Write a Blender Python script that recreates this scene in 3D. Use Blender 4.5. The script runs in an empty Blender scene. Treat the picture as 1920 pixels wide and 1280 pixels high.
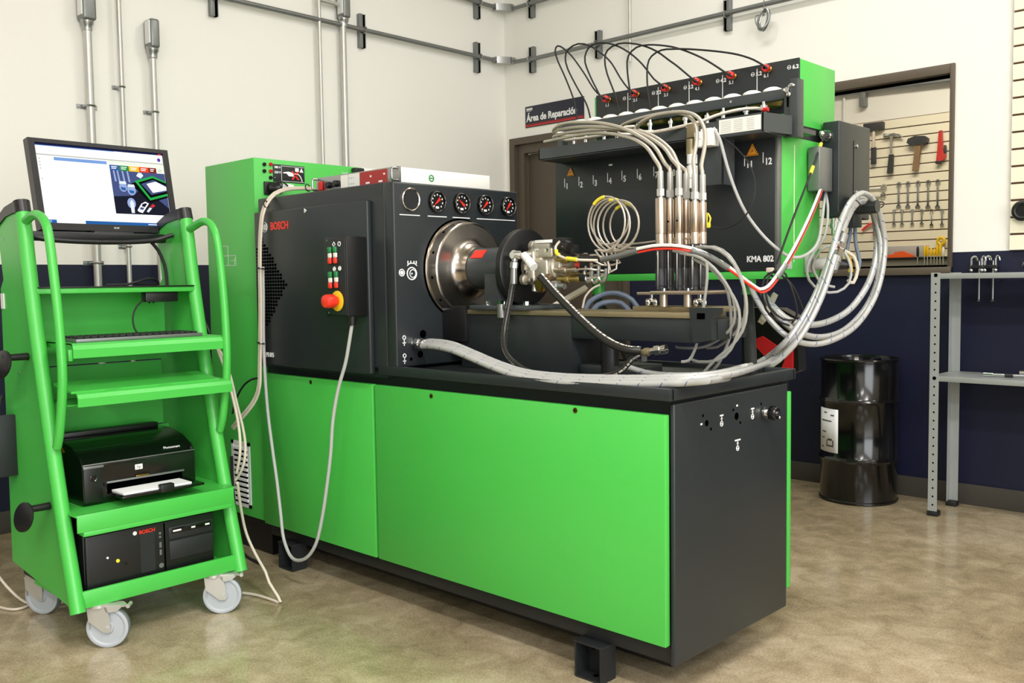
import bpy, bmesh, math, random
from mathutils import Vector, Matrix
random.seed(7)
S = bpy.context.scene
COL = S.collection
V = Vector
# ---------------------------------------------------------------- camera
cam = bpy.data.objects.new('camera', bpy.data.cameras.new('camera'))
COL.objects.link(cam)
cam.data.sensor_width = 36.0
cam.data.lens = 32.623
cam.data.clip_start = 0.05
_r, _u, _f = (0.7233833493990649,0.690294516117796,-0.014491750408024126), (-0.03407105702247461,0.05665188367596001,0.997812470932959), (-0.6896054617573456,0.7213071780411335,-0.0645000931842331)
cam.matrix_world = Matrix(((_r[0], _u[0], -_f[0], 0.0), (_r[1], _u[1], -_f[1], 0.0), (_r[2], _u[2], -_f[2], 1.10), (0, 0, 0, 1)))
S.camera = cam
# ---------------------------------------------------------------- world, lights, exposure
S.view_settings.view_transform = 'Standard'
S.view_settings.look = 'None'
S.view_settings.gamma = 1.0
S.view_settings.use_curve_mapping = False
S.view_settings.exposure = 0.2
W = bpy.data.worlds.new('world'); S.world = W; W.use_nodes = True
W.node_tree.nodes['Background'].inputs[0].default_value = (0.85, 0.93, 1.0, 1)
W.node_tree.nodes['Background'].inputs[1].default_value = 1.0

def area(name, loc, rot, sx, sy, power, col=(1, 0.982, 0.955)):
    l = bpy.data.lights.new(name, 'AREA'); l.shape = 'RECTANGLE'; l.size = sx; l.size_y = sy
    l.energy = power; l.color = col
    o = bpy.data.objects.new(name, l); o.location = loc; o.rotation_euler = rot; COL.objects.link(o); return o
CEIL = 3.7
# ceiling luminaires (their housings are built with the ceiling): x, y, length along x, length along y, power
LAMPS = [(-2.2, 3.2, 1.2, .3, 20), (-0.2, 3.2, 1.2, .3, 20), (2.2, 3.2, 1.2, .3, 10), (0.0, 0.5, 1.2, .3, 75),
         (2.2, 0.5, 1.2, .3, 56), (0.0, -1.8, 1.2, .3, 60), (2.2, -1.8, 1.2, .3, 60)]
for i, (x, y, sx, sy, p) in enumerate(LAMPS):
    area('ceiling_lamp_light', (x, y, CEIL - .075), (0, 0, 0), sx, sy, p)
# daylight through the big workshop doors behind the camera (opening in wall_right)
area('door_daylight', (4.3, -0.8, 1.75), (0, math.radians(90), 0), 3.0, 4.4, 190, (0.96, 0.98, 1.0))
# the neighbouring tool room
area('tool_room_light', (-2.2, 6.3, 3.35), (0, 0, 0), 1.6, .6, 58, (1, 0.92, 0.76))

# ---------------------------------------------------------------- materials
def lin(c):
    return tuple((x / 255 / 12.92) if x / 255 <= .04045 else ((x / 255 + .055) / 1.055) ** 2.4 for x in c) + (1,)
MATS = {}
def mat(name, col, rough=.5, metal=0.0, spec=.5, var=0.0, vscale=8.0, bump=0.0, bscale=60.0, rvar=0.0, emit=0.0, alpha=1.0, coat=0.0, aniso=0.0):
    m = bpy.data.materials.new(name); m.use_nodes = True
    nt = m.node_tree; b = nt.nodes['Principled BSDF']; L = nt.links
    c = lin(col)
    b.inputs['Base Color'].default_value = c
    b.inputs['Roughness'].default_value = rough
    b.inputs['Metallic'].default_value = metal
    b.inputs['Specular IOR Level'].default_value = spec
    if coat: b.inputs['Coat Weight'].default_value = coat; b.inputs['Coat Roughness'].default_value = .08
    if aniso: b.inputs['Anisotropic'].default_value = aniso
    if emit:
        b.inputs['Emission Color'].default_value = c; b.inputs['Emission Strength'].default_value = emit
    if alpha < 1: b.inputs['Alpha'].default_value = alpha
    tc = None
    if var or bump or rvar:
        tc = nt.nodes.new('ShaderNodeTexCoord')
    if var or rvar:
        n = nt.nodes.new('ShaderNodeTexNoise'); n.inputs['Scale'].default_value = vscale; n.inputs['Detail'].default_value = 5
        L.new(tc.outputs['Object'], n.inputs['Vector'])
        if var:
            mx = nt.nodes.new('ShaderNodeMix'); mx.data_type = 'RGBA'
            mx.inputs[6].default_value = tuple(x * (1 - var) for x in c[:3]) + (1,)
            mx.inputs[7].default_value = tuple(min(1, x * (1 + var)) for x in c[:3]) + (1,)
            L.new(n.outputs['Fac'], mx.inputs[0]); L.new(mx.outputs[2], b.inputs['Base Color'])
        if rvar:
            mr = nt.nodes.new('ShaderNodeMapRange'); mr.inputs[3].default_value = max(0, rough - rvar); mr.inputs[4].default_value = rough + rvar
            L.new(n.outputs['Fac'], mr.inputs[0]); L.new(mr.outputs[0], b.inputs['Roughness'])
    if bump:
        n2 = nt.nodes.new('ShaderNodeTexNoise'); n2.inputs['Scale'].default_value = bscale; n2.inputs['Detail'].default_value = 3
        L.new(tc.outputs['Object'], n2.inputs['Vector'])
        bp = nt.nodes.new('ShaderNodeBump'); bp.inputs['Strength'].default_value = bump; bp.inputs['Distance'].default_value = .004
        L.new(n2.outputs['Fac'], bp.inputs['Height']); L.new(bp.outputs['Normal'], b.inputs['Normal'])
    MATS[name] = m
    return m
mat('green', (72, 186, 74), .34, spec=.6, var=.05, vscale=3, bump=.05, bscale=220)
mat('dark', (35, 40, 42), .4, var=.10, vscale=4, bump=.06, bscale=260)
mat('darker', (28, 30, 32), .5, var=.1, bump=.05)
mat('black', (18, 18, 19), .38, var=.1)
mat('black_gloss', (8, 8, 9), .16, coat=.25)
mat('dark_metal', (74, 79, 81), .36, .4, var=.08, vscale=8)
mat('hole', (2, 2, 2), .9, spec=0.0)
mat('emt', (196, 195, 190), .34, .55, var=.08, vscale=20)
mat('rubber', (20, 20, 21), .6, var=.15, vscale=40)
mat('steel', (196, 190, 182), .2, 1.0, var=.05, vscale=30, rvar=.06)
mat('turned', (176, 168, 158), .24, 1.0, rvar=.04, vscale=20, aniso=.75)
mat('satin', (196, 180, 164), .34, 1.0, var=.06, vscale=25)
mat('cast', (196, 190, 176), .42, .85, var=.16, vscale=45, bump=.25, bscale=120)
mat('chrome', (215, 215, 215), .1, 1.0)
mat('galv', (168, 170, 170), .32, 1.0, var=.1, vscale=20, rvar=.08)
mat('galv_paint', (170, 173, 172), .45, .35, var=.07, vscale=14)
mat('strut', (132, 135, 134), .45, .7, var=.1, vscale=20)
mat('brass', (150, 118, 62), .3, 1.0, var=.15, vscale=40)
mat('bed', (150, 138, 108), .4, .6, var=.2, vscale=25)
mat('olive', (150, 132, 70), .38, .6, var=.15, vscale=30)
mat('white', (236, 234, 226), .45, var=.02)
mat('white_print', (235, 235, 235), .6)
mat('wall', (237, 235, 228), .75, var=.018, vscale=2.0, bump=.08, bscale=90)
mat('navy', (12, 16, 46), .5, var=.12, vscale=3, bump=.08, bscale=90)
mat('base', (66, 62, 56), .55, var=.1, vscale=6)
mat('frame', (88, 78, 66), .45, .2, var=.08, vscale=6)
mat('door', (80, 70, 58), .5, var=.12, vscale=3)
mat('groove', (94, 58, 46), .7)
mat('slat', (238, 231, 208), .5, var=.02, vscale=4)
mat('red', (196, 36, 30), .4)
mat('red_bright', (232, 52, 36), .3)
mat('red_panel', (160, 34, 28), .4)
mat('red_cloth', (205, 20, 26), .7, var=.1, vscale=20)
mat('orange', (235, 95, 30), .45)
mat('sticker_orange', (240, 160, 40), .5)
mat('yellow', (232, 190, 28), .4)
mat('yellow_tag', (238, 222, 60), .5)
mat('blue', (70, 130, 190), .4)
mat('btn_green', (30, 130, 70), .4)
mat('cable_grey', (176, 176, 174), .5)
mat('cable_beige', (214, 202, 186), .5)
mat('cable_blue', (104, 116, 134), .5)
mat('wheel', (172, 178, 184), .45, var=.05)
mat('tire', (120, 126, 130), .6)
mat('paper', (240, 240, 242), .8)
mat('wood', (132, 102, 66), .55, var=.2, vscale=30)
mat('ceiling', (225, 222, 214), .8)
mat('label', (226, 228, 226), .6)
mat('sign', (28, 30, 48), .35)
mat('clear_tube', (160, 160, 153), .2, var=.05, alpha=.72)
def emis(name, col, s):
    m = bpy.data.materials.new(name); m.use_nodes = True; nt = m.node_tree; nt.nodes.clear()
    e = nt.nodes.new('ShaderNodeEmission'); e.inputs[0].default_value = lin(col); e.inputs[1].default_value = s
    o = nt.nodes.new('ShaderNodeOutputMaterial'); nt.links.new(e.outputs[0], o.inputs[0]); MATS[name] = m
emis('lamp', (255, 248, 235), 4.0)
for nm, c in dict(scr_white=(252, 252, 255), scr_cream=(236, 244, 226), scr_grey=(186, 190, 178), scr_blue=(120, 158, 214), scr_navy=(26, 30, 70), scr_task=(40, 96, 160),
                  scr_tab_blue=(60, 96, 160), scr_tab_green=(46, 140, 70), scr_tab_yellow=(240, 190, 40), scr_tab_red=(228, 70, 34), scr_tab_brown=(130, 40, 28),
                  scr_img=(72, 84, 128), scr_img_dark=(30, 32, 44), scr_img_light=(150, 170, 214), scr_img_green=(40, 170, 76), scr_img_glow=(225, 235, 250), scr_red=(210, 50, 60), scr_purple=(90, 60, 160), scr_black=(14, 16, 14)).items():
    emis(nm, c, 1.0)

def concrete():
    m = bpy.data.materials.new('concrete'); m.use_nodes = True; nt = m.node_tree; b = nt.nodes['Principled BSDF']; L = nt.links
    tc = nt.nodes.new('ShaderNodeTexCoord')
    def noise(sc, det, dist=0.0):
        n = nt.nodes.new('ShaderNodeTexNoise'); n.inputs['Scale'].default_value = sc; n.inputs['Detail'].default_value = det; n.inputs['Distortion'].default_value = dist
        L.new(tc.outputs['Object'], n.inputs['Vector']); return n
    n1 = noise(1.5, 8, .8); n2 = noise(11, 12, .6); n3 = noise(150, 6); n4 = noise(320, 2)
    n2.inputs['Roughness'].default_value = .68
    r = nt.nodes.new('ShaderNodeValToRGB'); e = r.color_ramp.elements
    e[0].position = .34; e[0].color = lin((108, 95, 72)); e[1].position = .68; e[1].color = lin((208, 194, 166))
    k = r.color_ramp.elements.new(.5); k.color = lin((161, 145, 116))
    a = nt.nodes.new('ShaderNodeMath'); a.operation = 'MULTIPLY_ADD'; a.inputs[1].default_value = .36
    a2 = nt.nodes.new('ShaderNodeMath'); a2.operation = 'MULTIPLY_ADD'; a2.inputs[1].default_value = .26
    a3 = nt.nodes.new('ShaderNodeMath'); a3.operation = 'MULTIPLY'; a3.inputs[1].default_value = .38
    L.new(n1.outputs['Fac'], a3.inputs[0]); L.new(n3.outputs['Fac'], a2.inputs[0]); L.new(a3.outputs[0], a2.inputs[2])
    L.new(n2.outputs['Fac'], a.inputs[0]); L.new(a2.outputs[0], a.inputs[2]); L.new(a.outputs[0], r.inputs[0])
    # pits and pale grains in the polished surface
    gt = nt.nodes.new('ShaderNodeMath'); gt.operation = 'GREATER_THAN'; gt.inputs[1].default_value = .705; L.new(n4.outputs['Fac'], gt.inputs[0])
    lt = nt.nodes.new('ShaderNodeMath'); lt.operation = 'LESS_THAN'; lt.inputs[1].default_value = .305; L.new(n4.outputs['Fac'], lt.inputs[0])
    g1 = nt.nodes.new('ShaderNodeMix'); g1.data_type = 'RGBA'; g1.inputs[7].default_value = lin((222, 212, 186)); L.new(gt.outputs[0], g1.inputs[0]); L.new(r.outputs[0], g1.inputs[6])
    g2 = nt.nodes.new('ShaderNodeMix'); g2.data_type = 'RGBA'; g2.inputs[7].default_value = lin((84, 72, 54)); L.new(lt.outputs[0], g2.inputs[0]); L.new(g1.outputs[2], g2.inputs[6])
    r = g2; r_out = g2.outputs[2]
    L.new(r_out, b.inputs['Base Color'])
    mr = nt.nodes.new('ShaderNodeMapRange'); mr.inputs[3].default_value = .08; mr.inputs[4].default_value = .26
    L.new(n2.outputs['Fac'], mr.inputs[0]); L.new(mr.outputs[0], b.inputs['Roughness'])
    bp = nt.nodes.new('ShaderNodeBump'); bp.inputs['Strength'].default_value = .06; bp.inputs['Distance'].default_value = .01
    L.new(n2.outputs['Fac'], bp.inputs['Height']); L.new(bp.outputs['Normal'], b.inputs['Normal'])
    b.inputs['Specular IOR Level'].default_value = .6
    MATS['concrete'] = m
concrete()
def braided():
    # silver braid with a blue identification dash every few centimetres (uses the tube's own UVs: u round, v metres along)
    m = bpy.data.materials.new('braided'); m.use_nodes = True; nt = m.node_tree; b = nt.nodes['Principled BSDF']; L = nt.links
    uv = nt.nodes.new('ShaderNodeUVMap'); uv.uv_map = 'tube'
    sp = nt.nodes.new('ShaderNodeSeparateXYZ'); L.new(uv.outputs[0], sp.inputs[0])
    w = nt.nodes.new('ShaderNodeTexWave'); w.inputs['Scale'].default_value = 60; w.bands_direction = 'DIAGONAL'; L.new(uv.outputs[0], w.inputs[0])
    d = nt.nodes.new('ShaderNodeMath'); d.operation = 'MULTIPLY_ADD'; d.inputs[1].default_value = 15.0
    d0 = nt.nodes.new('ShaderNodeMath'); d0.operation = 'MULTIPLY'; d0.inputs[1].default_value = .7
    L.new(sp.outputs[0], d0.inputs[0]); L.new(sp.outputs[1], d.inputs[0]); L.new(d0.outputs[0], d.inputs[2])
    fr = nt.nodes.new('ShaderNodeMath'); fr.operation = 'FRACT'; L.new(d.outputs[0], fr.inputs[0])
    lt = nt.nodes.new('ShaderNodeMath'); lt.operation = 'LESS_THAN'; lt.inputs[1].default_value = .045; L.new(fr.outputs[0], lt.inputs[0])
    fr2 = nt.nodes.new('ShaderNodeMath'); fr2.operation = 'GREATER_THAN'; fr2.inputs[1].default_value = .3
    mm = nt.nodes.new('ShaderNodeMath'); mm.operation = 'MULTIPLY'
    fu = nt.nodes.new('ShaderNodeMath'); fu.operation = 'MULTIPLY'; fu.inputs[1].default_value = 3
    fu2 = nt.nodes.new('ShaderNodeMath'); fu2.operation = 'FRACT'; L.new(sp.outputs[0], fu.inputs[0]); L.new(fu.outputs[0], fu2.inputs[0]); L.new(fu2.outputs[0], fr2.inputs[0])
    L.new(lt.outputs[0], mm.inputs[0]); L.new(fr2.outputs[0], mm.inputs[1])
    m0 = nt.nodes.new('ShaderNodeMix'); m0.data_type = 'RGBA'; m0.inputs[6].default_value = lin((140, 142, 144)); m0.inputs[7].default_value = lin((216, 216, 212)); L.new(w.outputs[1], m0.inputs[0])
    m1 = nt.nodes.new('ShaderNodeMix'); m1.data_type = 'RGBA'; m1.inputs[7].default_value = lin((66, 84, 140)); L.new(m0.outputs[2], m1.inputs[6]); L.new(mm.outputs[0], m1.inputs[0])
    L.new(m1.outputs[2], b.inputs['Base Color']); b.inputs['Roughness'].default_value = .38; b.inputs['Metallic'].default_value = .3
    MATS['braided'] = m
    # steel-braid brake-type hose: fine diagonal weave
    m = bpy.data.materials.new('steel_braid'); m.use_nodes = True; nt = m.node_tree; b = nt.nodes['Principled BSDF']; L = nt.links
    uv = nt.nodes.new('ShaderNodeUVMap'); uv.uv_map = 'tube'
    w = nt.nodes.new('ShaderNodeTexWave'); w.inputs['Scale'].default_value = 90; w.bands_direction = 'DIAGONAL'; L.new(uv.outputs[0], w.inputs[0])
    m0 = nt.nodes.new('ShaderNodeMix'); m0.data_type = 'RGBA'; m0.inputs[6].default_value = lin((160, 152, 140)); m0.inputs[7].default_value = lin((214, 206, 192)); L.new(w.outputs[1], m0.inputs[0])
    L.new(m0.outputs[2], b.inputs['Base Color']); b.inputs['Roughness'].default_value = .36; b.inputs['Metallic'].default_value = .45
    MATS['steel_braid'] = m
    # black rubber hose with a broken line of pale printing along it
    m = bpy.data.materials.new('printed_hose'); m.use_nodes = True; nt = m.node_tree; b = nt.nodes['Principled BSDF']; L = nt.links
    uv = nt.nodes.new('ShaderNodeUVMap'); uv.uv_map = 'tube'; sp = nt.nodes.new('ShaderNodeSeparateXYZ'); L.new(uv.outputs[0], sp.inputs[0])
    n = nt.nodes.new('ShaderNodeTexNoise'); n.noise_dimensions = '1D'; n.inputs['Scale'].default_value = 160; L.new(sp.outputs[1], n.inputs['W'])
    g = nt.nodes.new('ShaderNodeMath'); g.operation = 'GREATER_THAN'; g.inputs[1].default_value = .47; L.new(n.outputs['Fac'], g.inputs[0])
    s1 = nt.nodes.new('ShaderNodeMath'); s1.operation = 'SUBTRACT'; s1.inputs[1].default_value = .5
    s0 = nt.nodes.new('ShaderNodeMath'); s0.operation = 'MULTIPLY'; s0.inputs[1].default_value = 2.0; sF = nt.nodes.new('ShaderNodeMath'); sF.operation = 'FRACT'
    L.new(sp.outputs[0], s0.inputs[0]); L.new(s0.outputs[0], sF.inputs[0]); L.new(sF.outputs[0], s1.inputs[0])
    s2 = nt.nodes.new('ShaderNodeMath'); s2.operation = 'ABSOLUTE'; L.new(s1.outputs[0], s2.inputs[0])
    s3 = nt.nodes.new('ShaderNodeMath'); s3.operation = 'LESS_THAN'; s3.inputs[1].default_value = .11; L.new(s2.outputs[0], s3.inputs[0])
    k = nt.nodes.new('ShaderNodeMath'); k.operation = 'MULTIPLY'; L.new(g.outputs[0], k.inputs[0]); L.new(s3.outputs[0], k.inputs[1])
    m1 = nt.nodes.new('ShaderNodeMix'); m1.data_type = 'RGBA'; m1.inputs[6].default_value = lin((34, 33, 31)); m1.inputs[7].default_value = lin((206, 200, 188)); L.new(k.outputs[0], m1.inputs[0])
    L.new(m1.outputs[2], b.inputs['Base Color']); b.inputs['Roughness'].default_value = .3
    MATS['printed_hose'] = m
braided()
def glass():
    m = bpy.data.materials.new('glass'); m.use_nodes = True; nt = m.node_tree; nt.nodes.clear(); L = nt.links
    t = nt.nodes.new('ShaderNodeBsdfTransparent'); g = nt.nodes.new('ShaderNodeBsdfGlossy'); g.inputs['Roughness'].default_value = .02
    f = nt.nodes.new('ShaderNodeFresnel'); f.inputs['IOR'].default_value = 1.3
    x = nt.nodes.new('ShaderNodeMixShader'); o = nt.nodes.new('ShaderNodeOutputMaterial')
    L.new(f.outputs[0], x.inputs[0]); L.new(t.outputs[0], x.inputs[1]); L.new(g.outputs[0], x.inputs[2]); L.new(x.outputs[0], o.inputs[0]); MATS['glass'] = m
glass()

# ---------------------------------------------------------------- mesh helpers
def catmull(pts, step):
    P = [V(p) for p in pts]
    if len(P) < 3: return P
    P = [2 * P[0] - P[1]] + P + [2 * P[-1] - P[-2]]
    out = []
    for i in range(1, len(P) - 2):
        a, b, c, d = P[i - 1], P[i], P[i + 1], P[i + 2]
        n = max(2, min(24, int((c - b).length / step)))
        for k in range(n):
            t = k / n
            out.append(.5 * ((2 * b) + (c - a) * t + (2 * a - 5 * b + 4 * c - d) * t * t + (3 * b - a - 3 * c + d) * t ** 3))
    out.append(P[-2]); return out
def basis(d):
    d = V(d).normalized(); u = V((0, 0, 1)).cross(d)
    if u.length < .02: u = V((0, 1, 0)).cross(d)
    u.normalize(); return d, u, d.cross(u)
class B:
    def __init__(s): s.bm = bmesh.new(); s.uv = s.bm.loops.layers.uv.new('tube')
    def box(s, a, b, bev=.0, seg=2):
        lo = [min(a[i], b[i]) for i in range(3)]; hi = [max(a[i], b[i]) for i in range(3)]
        vs = [s.bm.verts.new((hi[0] if i & 1 else lo[0], hi[1] if i & 2 else lo[1], hi[2] if i & 4 else lo[2])) for i in range(8)]
        fs = [s.bm.faces.new([vs[i] for i in f]) for f in ((0, 2, 3, 1), (4, 5, 7, 6), (0, 1, 5, 4), (2, 6, 7, 3), (0, 4, 6, 2), (1, 3, 7, 5))]
        if bev:
            bev = min(bev, .45 * min(hi[i] - lo[i] for i in range(3)))
            es = list({e for f in fs for e in f.edges})
            bmesh.ops.bevel(s.bm, geom=es, offset=bev, segments=seg, profile=.5, affect='EDGES')
        return s
    def ring(s, c, u, w, r, n, ph=0.0):
        return [s.bm.verts.new(c + (u * math.cos(2 * math.pi * k / n + ph) + w * math.sin(2 * math.pi * k / n + ph)) * r) for k in range(n)]
    def skin(s, rings, caps=True, vlen=None):
        n = len(rings[0])
        for i in range(len(rings) - 1):
            for k in range(n):
                f = s.bm.faces.new((rings[i][k], rings[i][(k + 1) % n], rings[i + 1][(k + 1) % n], rings[i + 1][k])); f.smooth = True
                if vlen:
                    for lp, (uu, vv) in zip(f.loops, ((k / n, vlen[i]), ((k + 1) / n, vlen[i]), ((k + 1) / n, vlen[i + 1]), (k / n, vlen[i + 1]))): lp[s.uv].uv = (uu, vv)
        if caps:
            s.bm.faces.new(list(reversed(rings[0]))); s.bm.faces.new(rings[-1])
        return s
    def cyl(s, p0, p1, r, r2=None, n=16, ph=0.0):
        p0, p1 = V(p0), V(p1); d, u, w = basis(p1 - p0)
        return s.skin([s.ring(p0, u, w, r, n, ph), s.ring(p1, u, w, r if r2 is None else r2, n, ph)])
    def hexa(s, p0, p1, r): return s.cyl(p0, p1, r, n=6)
    def lathe(s, c, ax, prof, n=24):
        # prof: (distance along axis, radius)
        c = V(c); d, u, w = basis(ax)
        return s.skin([s.ring(c + d * h, u, w, max(r, 1e-4), n) for h, r in prof])
    def tube(s, pts, r, n=8, step=.02, smooth=True):
        P = catmull(pts, step) if smooth else [V(p) for p in pts]
        T = [(P[min(i + 1, len(P) - 1)] - P[max(i - 1, 0)]).normalized() for i in range(len(P))]
        d, u, w = basis(T[0]); rings = []; vl = []; acc = 0
        for i, p in enumerate(P):
            if i:
                u = u - T[i] * u.dot(T[i]); u.normalize(); acc += (p - P[i - 1]).length
            w = T[i].cross(u)
            rr = r if not callable(r) else r(i / (len(P) - 1))
            rings.append(s.ring(p, u, w, rr, n)); vl.append(acc)
        return s.skin(rings, True, vl)
    def prism(s, pts, vec):
        a = [s.bm.verts.new(V(p)) for p in pts]; b = [s.bm.verts.new(V(p) + V(vec)) for p in pts]; n = len(a)
        s.bm.faces.new(list(reversed(a))); s.bm.faces.new(b)
        for k in range(n): s.bm.faces.new((a[k], a[(k + 1) % n], b[(k + 1) % n], b[k]))
        return s
    def ball(s, c, r, sc=(1, 1, 1), n=12):
        m = Matrix.Translation(V(c)) @ Matrix.Diagonal((r * sc[0], r * sc[1], r * sc[2], 1))
        g = bmesh.ops.create_uvsphere(s.bm, u_segments=n, v_segments=max(6, n // 2 + 2), radius=1, matrix=m)
        for v in g['verts']:
            for f in v.link_faces: f.smooth = True
        return s
    def torus(s, c, ax, R, r, n=24, m=8):
        c = V(c); d, u, w = basis(ax); P = []
        for k in range(n + 1):
            a = 2 * math.pi * k / n; P.append(c + (u * math.cos(a) + w * math.sin(a)) * R)
        rings = []
        for k in range(n):
            a = 2 * math.pi * k / n; o = u * math.cos(a) + w * math.sin(a)
            rings.append([s.bm.verts.new(c + o * (R + r * math.cos(2 * math.pi * j / m)) + d * (r * math.sin(2 * math.pi * j / m))) for j in range(m)])
        return s.skin(rings + [rings[0]], False)
    def obj(s, name, m, parent=None, label=None):
        bmesh.ops.recalc_face_normals(s.bm, faces=s.bm.faces[:])
        me = bpy.data.meshes.new(name); s.bm.to_mesh(me); s.bm.free(); me.set_sharp_from_angle(angle=math.radians(38))
        for mm in (m if isinstance(m, (list, tuple)) else [m]): me.materials.append(MATS[mm])
        o = bpy.data.objects.new(name, me); COL.objects.link(o)
        attach(o, parent)
        if parent is None and len(me.vertices):
            xs = [v.co for v in me.vertices]
            c = V(((min(p.x for p in xs) + max(p.x for p in xs)) / 2, (min(p.y for p in xs) + max(p.y for p in xs)) / 2, min(p.z for p in xs)))
            me.transform(Matrix.Translation(-c)); o.location = c
        if label: o['label'] = label
        return o
def attach(o, parent):
    if parent is None: return
    o.parent = parent
    o.matrix_parent_inverse = Matrix.Translation(-V(parent.location)) if parent.parent is None else Matrix.Identity(4)
    if parent.type == 'MESH' and parent.parent is None: o.matrix_parent_inverse = Matrix.Translation(-V(parent.location))
def thing(name, loc, label, cat, group=None):
    o = bpy.data.objects.new(name, None); o.empty_display_size = .05; o.location = loc; COL.objects.link(o)
    return tag(o, label, cat, group)
def tag(o, label, cat, group=None):
    o['label'] = label; o['category'] = cat
    if group: o['group'] = group
    return o
def struct(o): o['kind'] = 'structure'; return o
def stuff(o): o['kind'] = 'stuff'; return o
def dup(root, loc, label=None):
    r = root.copy(); COL.objects.link(r); r.location = loc
    if label: r['label'] = label
    for ch in list(root.children):
        c = ch.copy(); COL.objects.link(c); c.parent = r
        for g in list(ch.children):
            d = g.copy(); COL.objects.link(d); d.parent = c
    return r
FACE = {'-y': Matrix(((1, 0, 0), (0, 0, -1), (0, 1, 0))), '+x': Matrix(((0, 0, 1), (1, 0, 0), (0, 1, 0)))}
def text(name, s, loc, size, m, parent, face='-y', align='LEFT', bold=0.0, sx=1.0, roll=0.0, rot=None):
    cu = bpy.data.curves.new(name, 'FONT'); cu.body = s; cu.size = size; cu.align_x = align; cu.extrude = .0006; cu.offset = bold; cu.resolution_u = 3
    t = bpy.data.objects.new(name, cu); COL.objects.link(t)
    dg = bpy.context.evaluated_depsgraph_get(); me = bpy.data.meshes.new_from_object(t.evaluated_get(dg))
    bpy.data.objects.remove(t)
    R = (rot if rot is not None else FACE[face]).to_4x4()
    me.transform(Matrix.Translation(V(loc)) @ R @ Matrix.Rotation(roll, 4, 'Z') @ Matrix.Diagonal((sx, 1, 1, 1)))
    me.materials.clear(); me.materials.append(MATS[m])
    o = bpy.data.objects.new(name, me); COL.objects.link(o); attach(o, parent); return o
def wire(name, pts, r, m, label=None, cat='cable', group=None, parent=None, n=8):
    o = B().tube(pts, r, n).obj(name, m, parent)
    if label: tag(o, label, cat, group)
    return o
# ================================================================ setting
WX, WY, DADO = -4.515, 4.689, 1.209
struct(B().box((-5.2, -4.2, -.1), (5.2, 8.1, 0)).obj('floor', 'concrete'))
cb = struct(B().box((-5.2, -4.2, CEIL), (5.2, 8.1, CEIL + .1)).obj('ceiling', 'ceiling'))
def wall(name, boxes):
    # boxes split at the top of the navy dado; upper part cream, lower part navy
    b = B()
    for a, c in boxes:
        b.box(a, c)
    o = b.obj(name, ['wall', 'navy'])
    for p in o.data.polygons:
        if p.center.z + o.location.z < DADO: p.material_index = 1
    return struct(o)
wall('wall_left', [((WX - .15, -4.1, 0), (WX, WY + .15, DADO)), ((WX - .15, -4.1, DADO), (WX, WY + .15, CEIL))])
WINL, WINR, WIN0, WIN1 = -3.05, -1.553, 1.108, 2.10
DL, DR, DT = -4.470, -3.46, 2.077
yb = WY + .07
wall('wall_back', [((WX, WY, 0), (DL, yb, DADO)), ((WX, WY, DADO), (DL, yb, CEIL)),
                   ((DL, WY, DT), (DR, yb, CEIL)),
                   ((DR, WY, 0), (WINL, yb, DADO)), ((DR, WY, DADO), (WINL, yb, CEIL)),
                   ((WINL, WY, 0), (WINR, yb, WIN0)), ((WINL, WY, WIN1), (WINR, yb, CEIL)),
                   ((WINR, WY, 0), (5.1, yb, DADO)), ((WINR, WY, DADO), (5.1, yb, CEIL))])
wall('wall_front', [((WX, -4.15, 0), (5.1, -4.0, DADO)), ((WX, -4.15, DADO), (5.1, -4.0, CEIL))])
wall('wall_right', [((4.45, -4.0, 0), (4.6, -3.1, DADO)), ((4.45, -4.0, DADO), (4.6, -3.1, CEIL)), ((4.45, -3.1, 3.3), (4.6, 1.5, CEIL)),
                    ((4.45, 1.5, 0), (4.6, WY, DADO)), ((4.45, 1.5, DADO), (4.6, WY, CEIL))])
# skirting
struct(B().box((WX, -4, 0), (WX + .012, WY, .10), .002).obj('baseboard_left', 'base'))
struct(B().box((DR + .06, WY - .012, 0), (4.45, WY, .10), .002).obj('baseboard_back', 'base'))
# door in the back wall
d = struct(B().box((DL, WY - .012, 0), (DL + .045, WY + .069, DT)).box((DR - .045, WY - .012, 0), (DR, WY + .069, DT)).box((DL + .045, WY - .012, DT - .045), (DR - .045, WY + .069, DT))
           .box((DL + .045, WY + .02, 0), (DL + .105, WY + .068, DT - .045)).box((DR - .105, WY + .02, 0), (DR - .045, WY + .068, DT - .045)).box((DL + .105, WY + .02, DT - .105), (DR - .105, WY + .13, DT - .045)).obj('trim_1', 'frame'))
dd = struct(B().box((DL + .11, WY + .06, .01), (DR - .11, WY + .068, DT - .11), .003).obj('door_1', 'door'))
B().cyl((DR - .17, WY + .06, 1.02), (DR - .17, WY + .0, 1.02), .011).tube([(DR - .17, WY + .005, 1.02), (DR - .23, WY + .0, 1.02), (DR - .29, WY + .0, 1.02)], .009).obj('door_handle', 'steel', dd)
# window to the tool room
w = struct(B().box((WINL, WY - .016, WIN0), (WINL + .02, yb + .01, WIN1), .002).box((WINR - .02, WY - .016, WIN0), (WINR, yb + .01, WIN1), .002)
           .box((WINL + .02, WY - .016, WIN1 - .045), (WINR - .02, yb + .01, WIN1), .002).box((WINL - .0, WY - .03, WIN0 - .005), (WINR, yb + .01, WIN0 + .032), .002).obj('window_1', 'frame'))
B().box((WINL + .02, WY + .03, WIN1 - .055), (WINR - .02, WY + .06, WIN1 - .045)).box((WINL + .02, WY + .03, WIN0 + .032), (WINR - .02, WY + .06, WIN0 + .042)).obj('glazing_gasket', 'hole', w)
B().box((WINL + .02, WY + .045, WIN0 + .042), (WINR - .02, WY + .050, WIN1 - .055)).obj('pane', 'glass', w)
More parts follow.
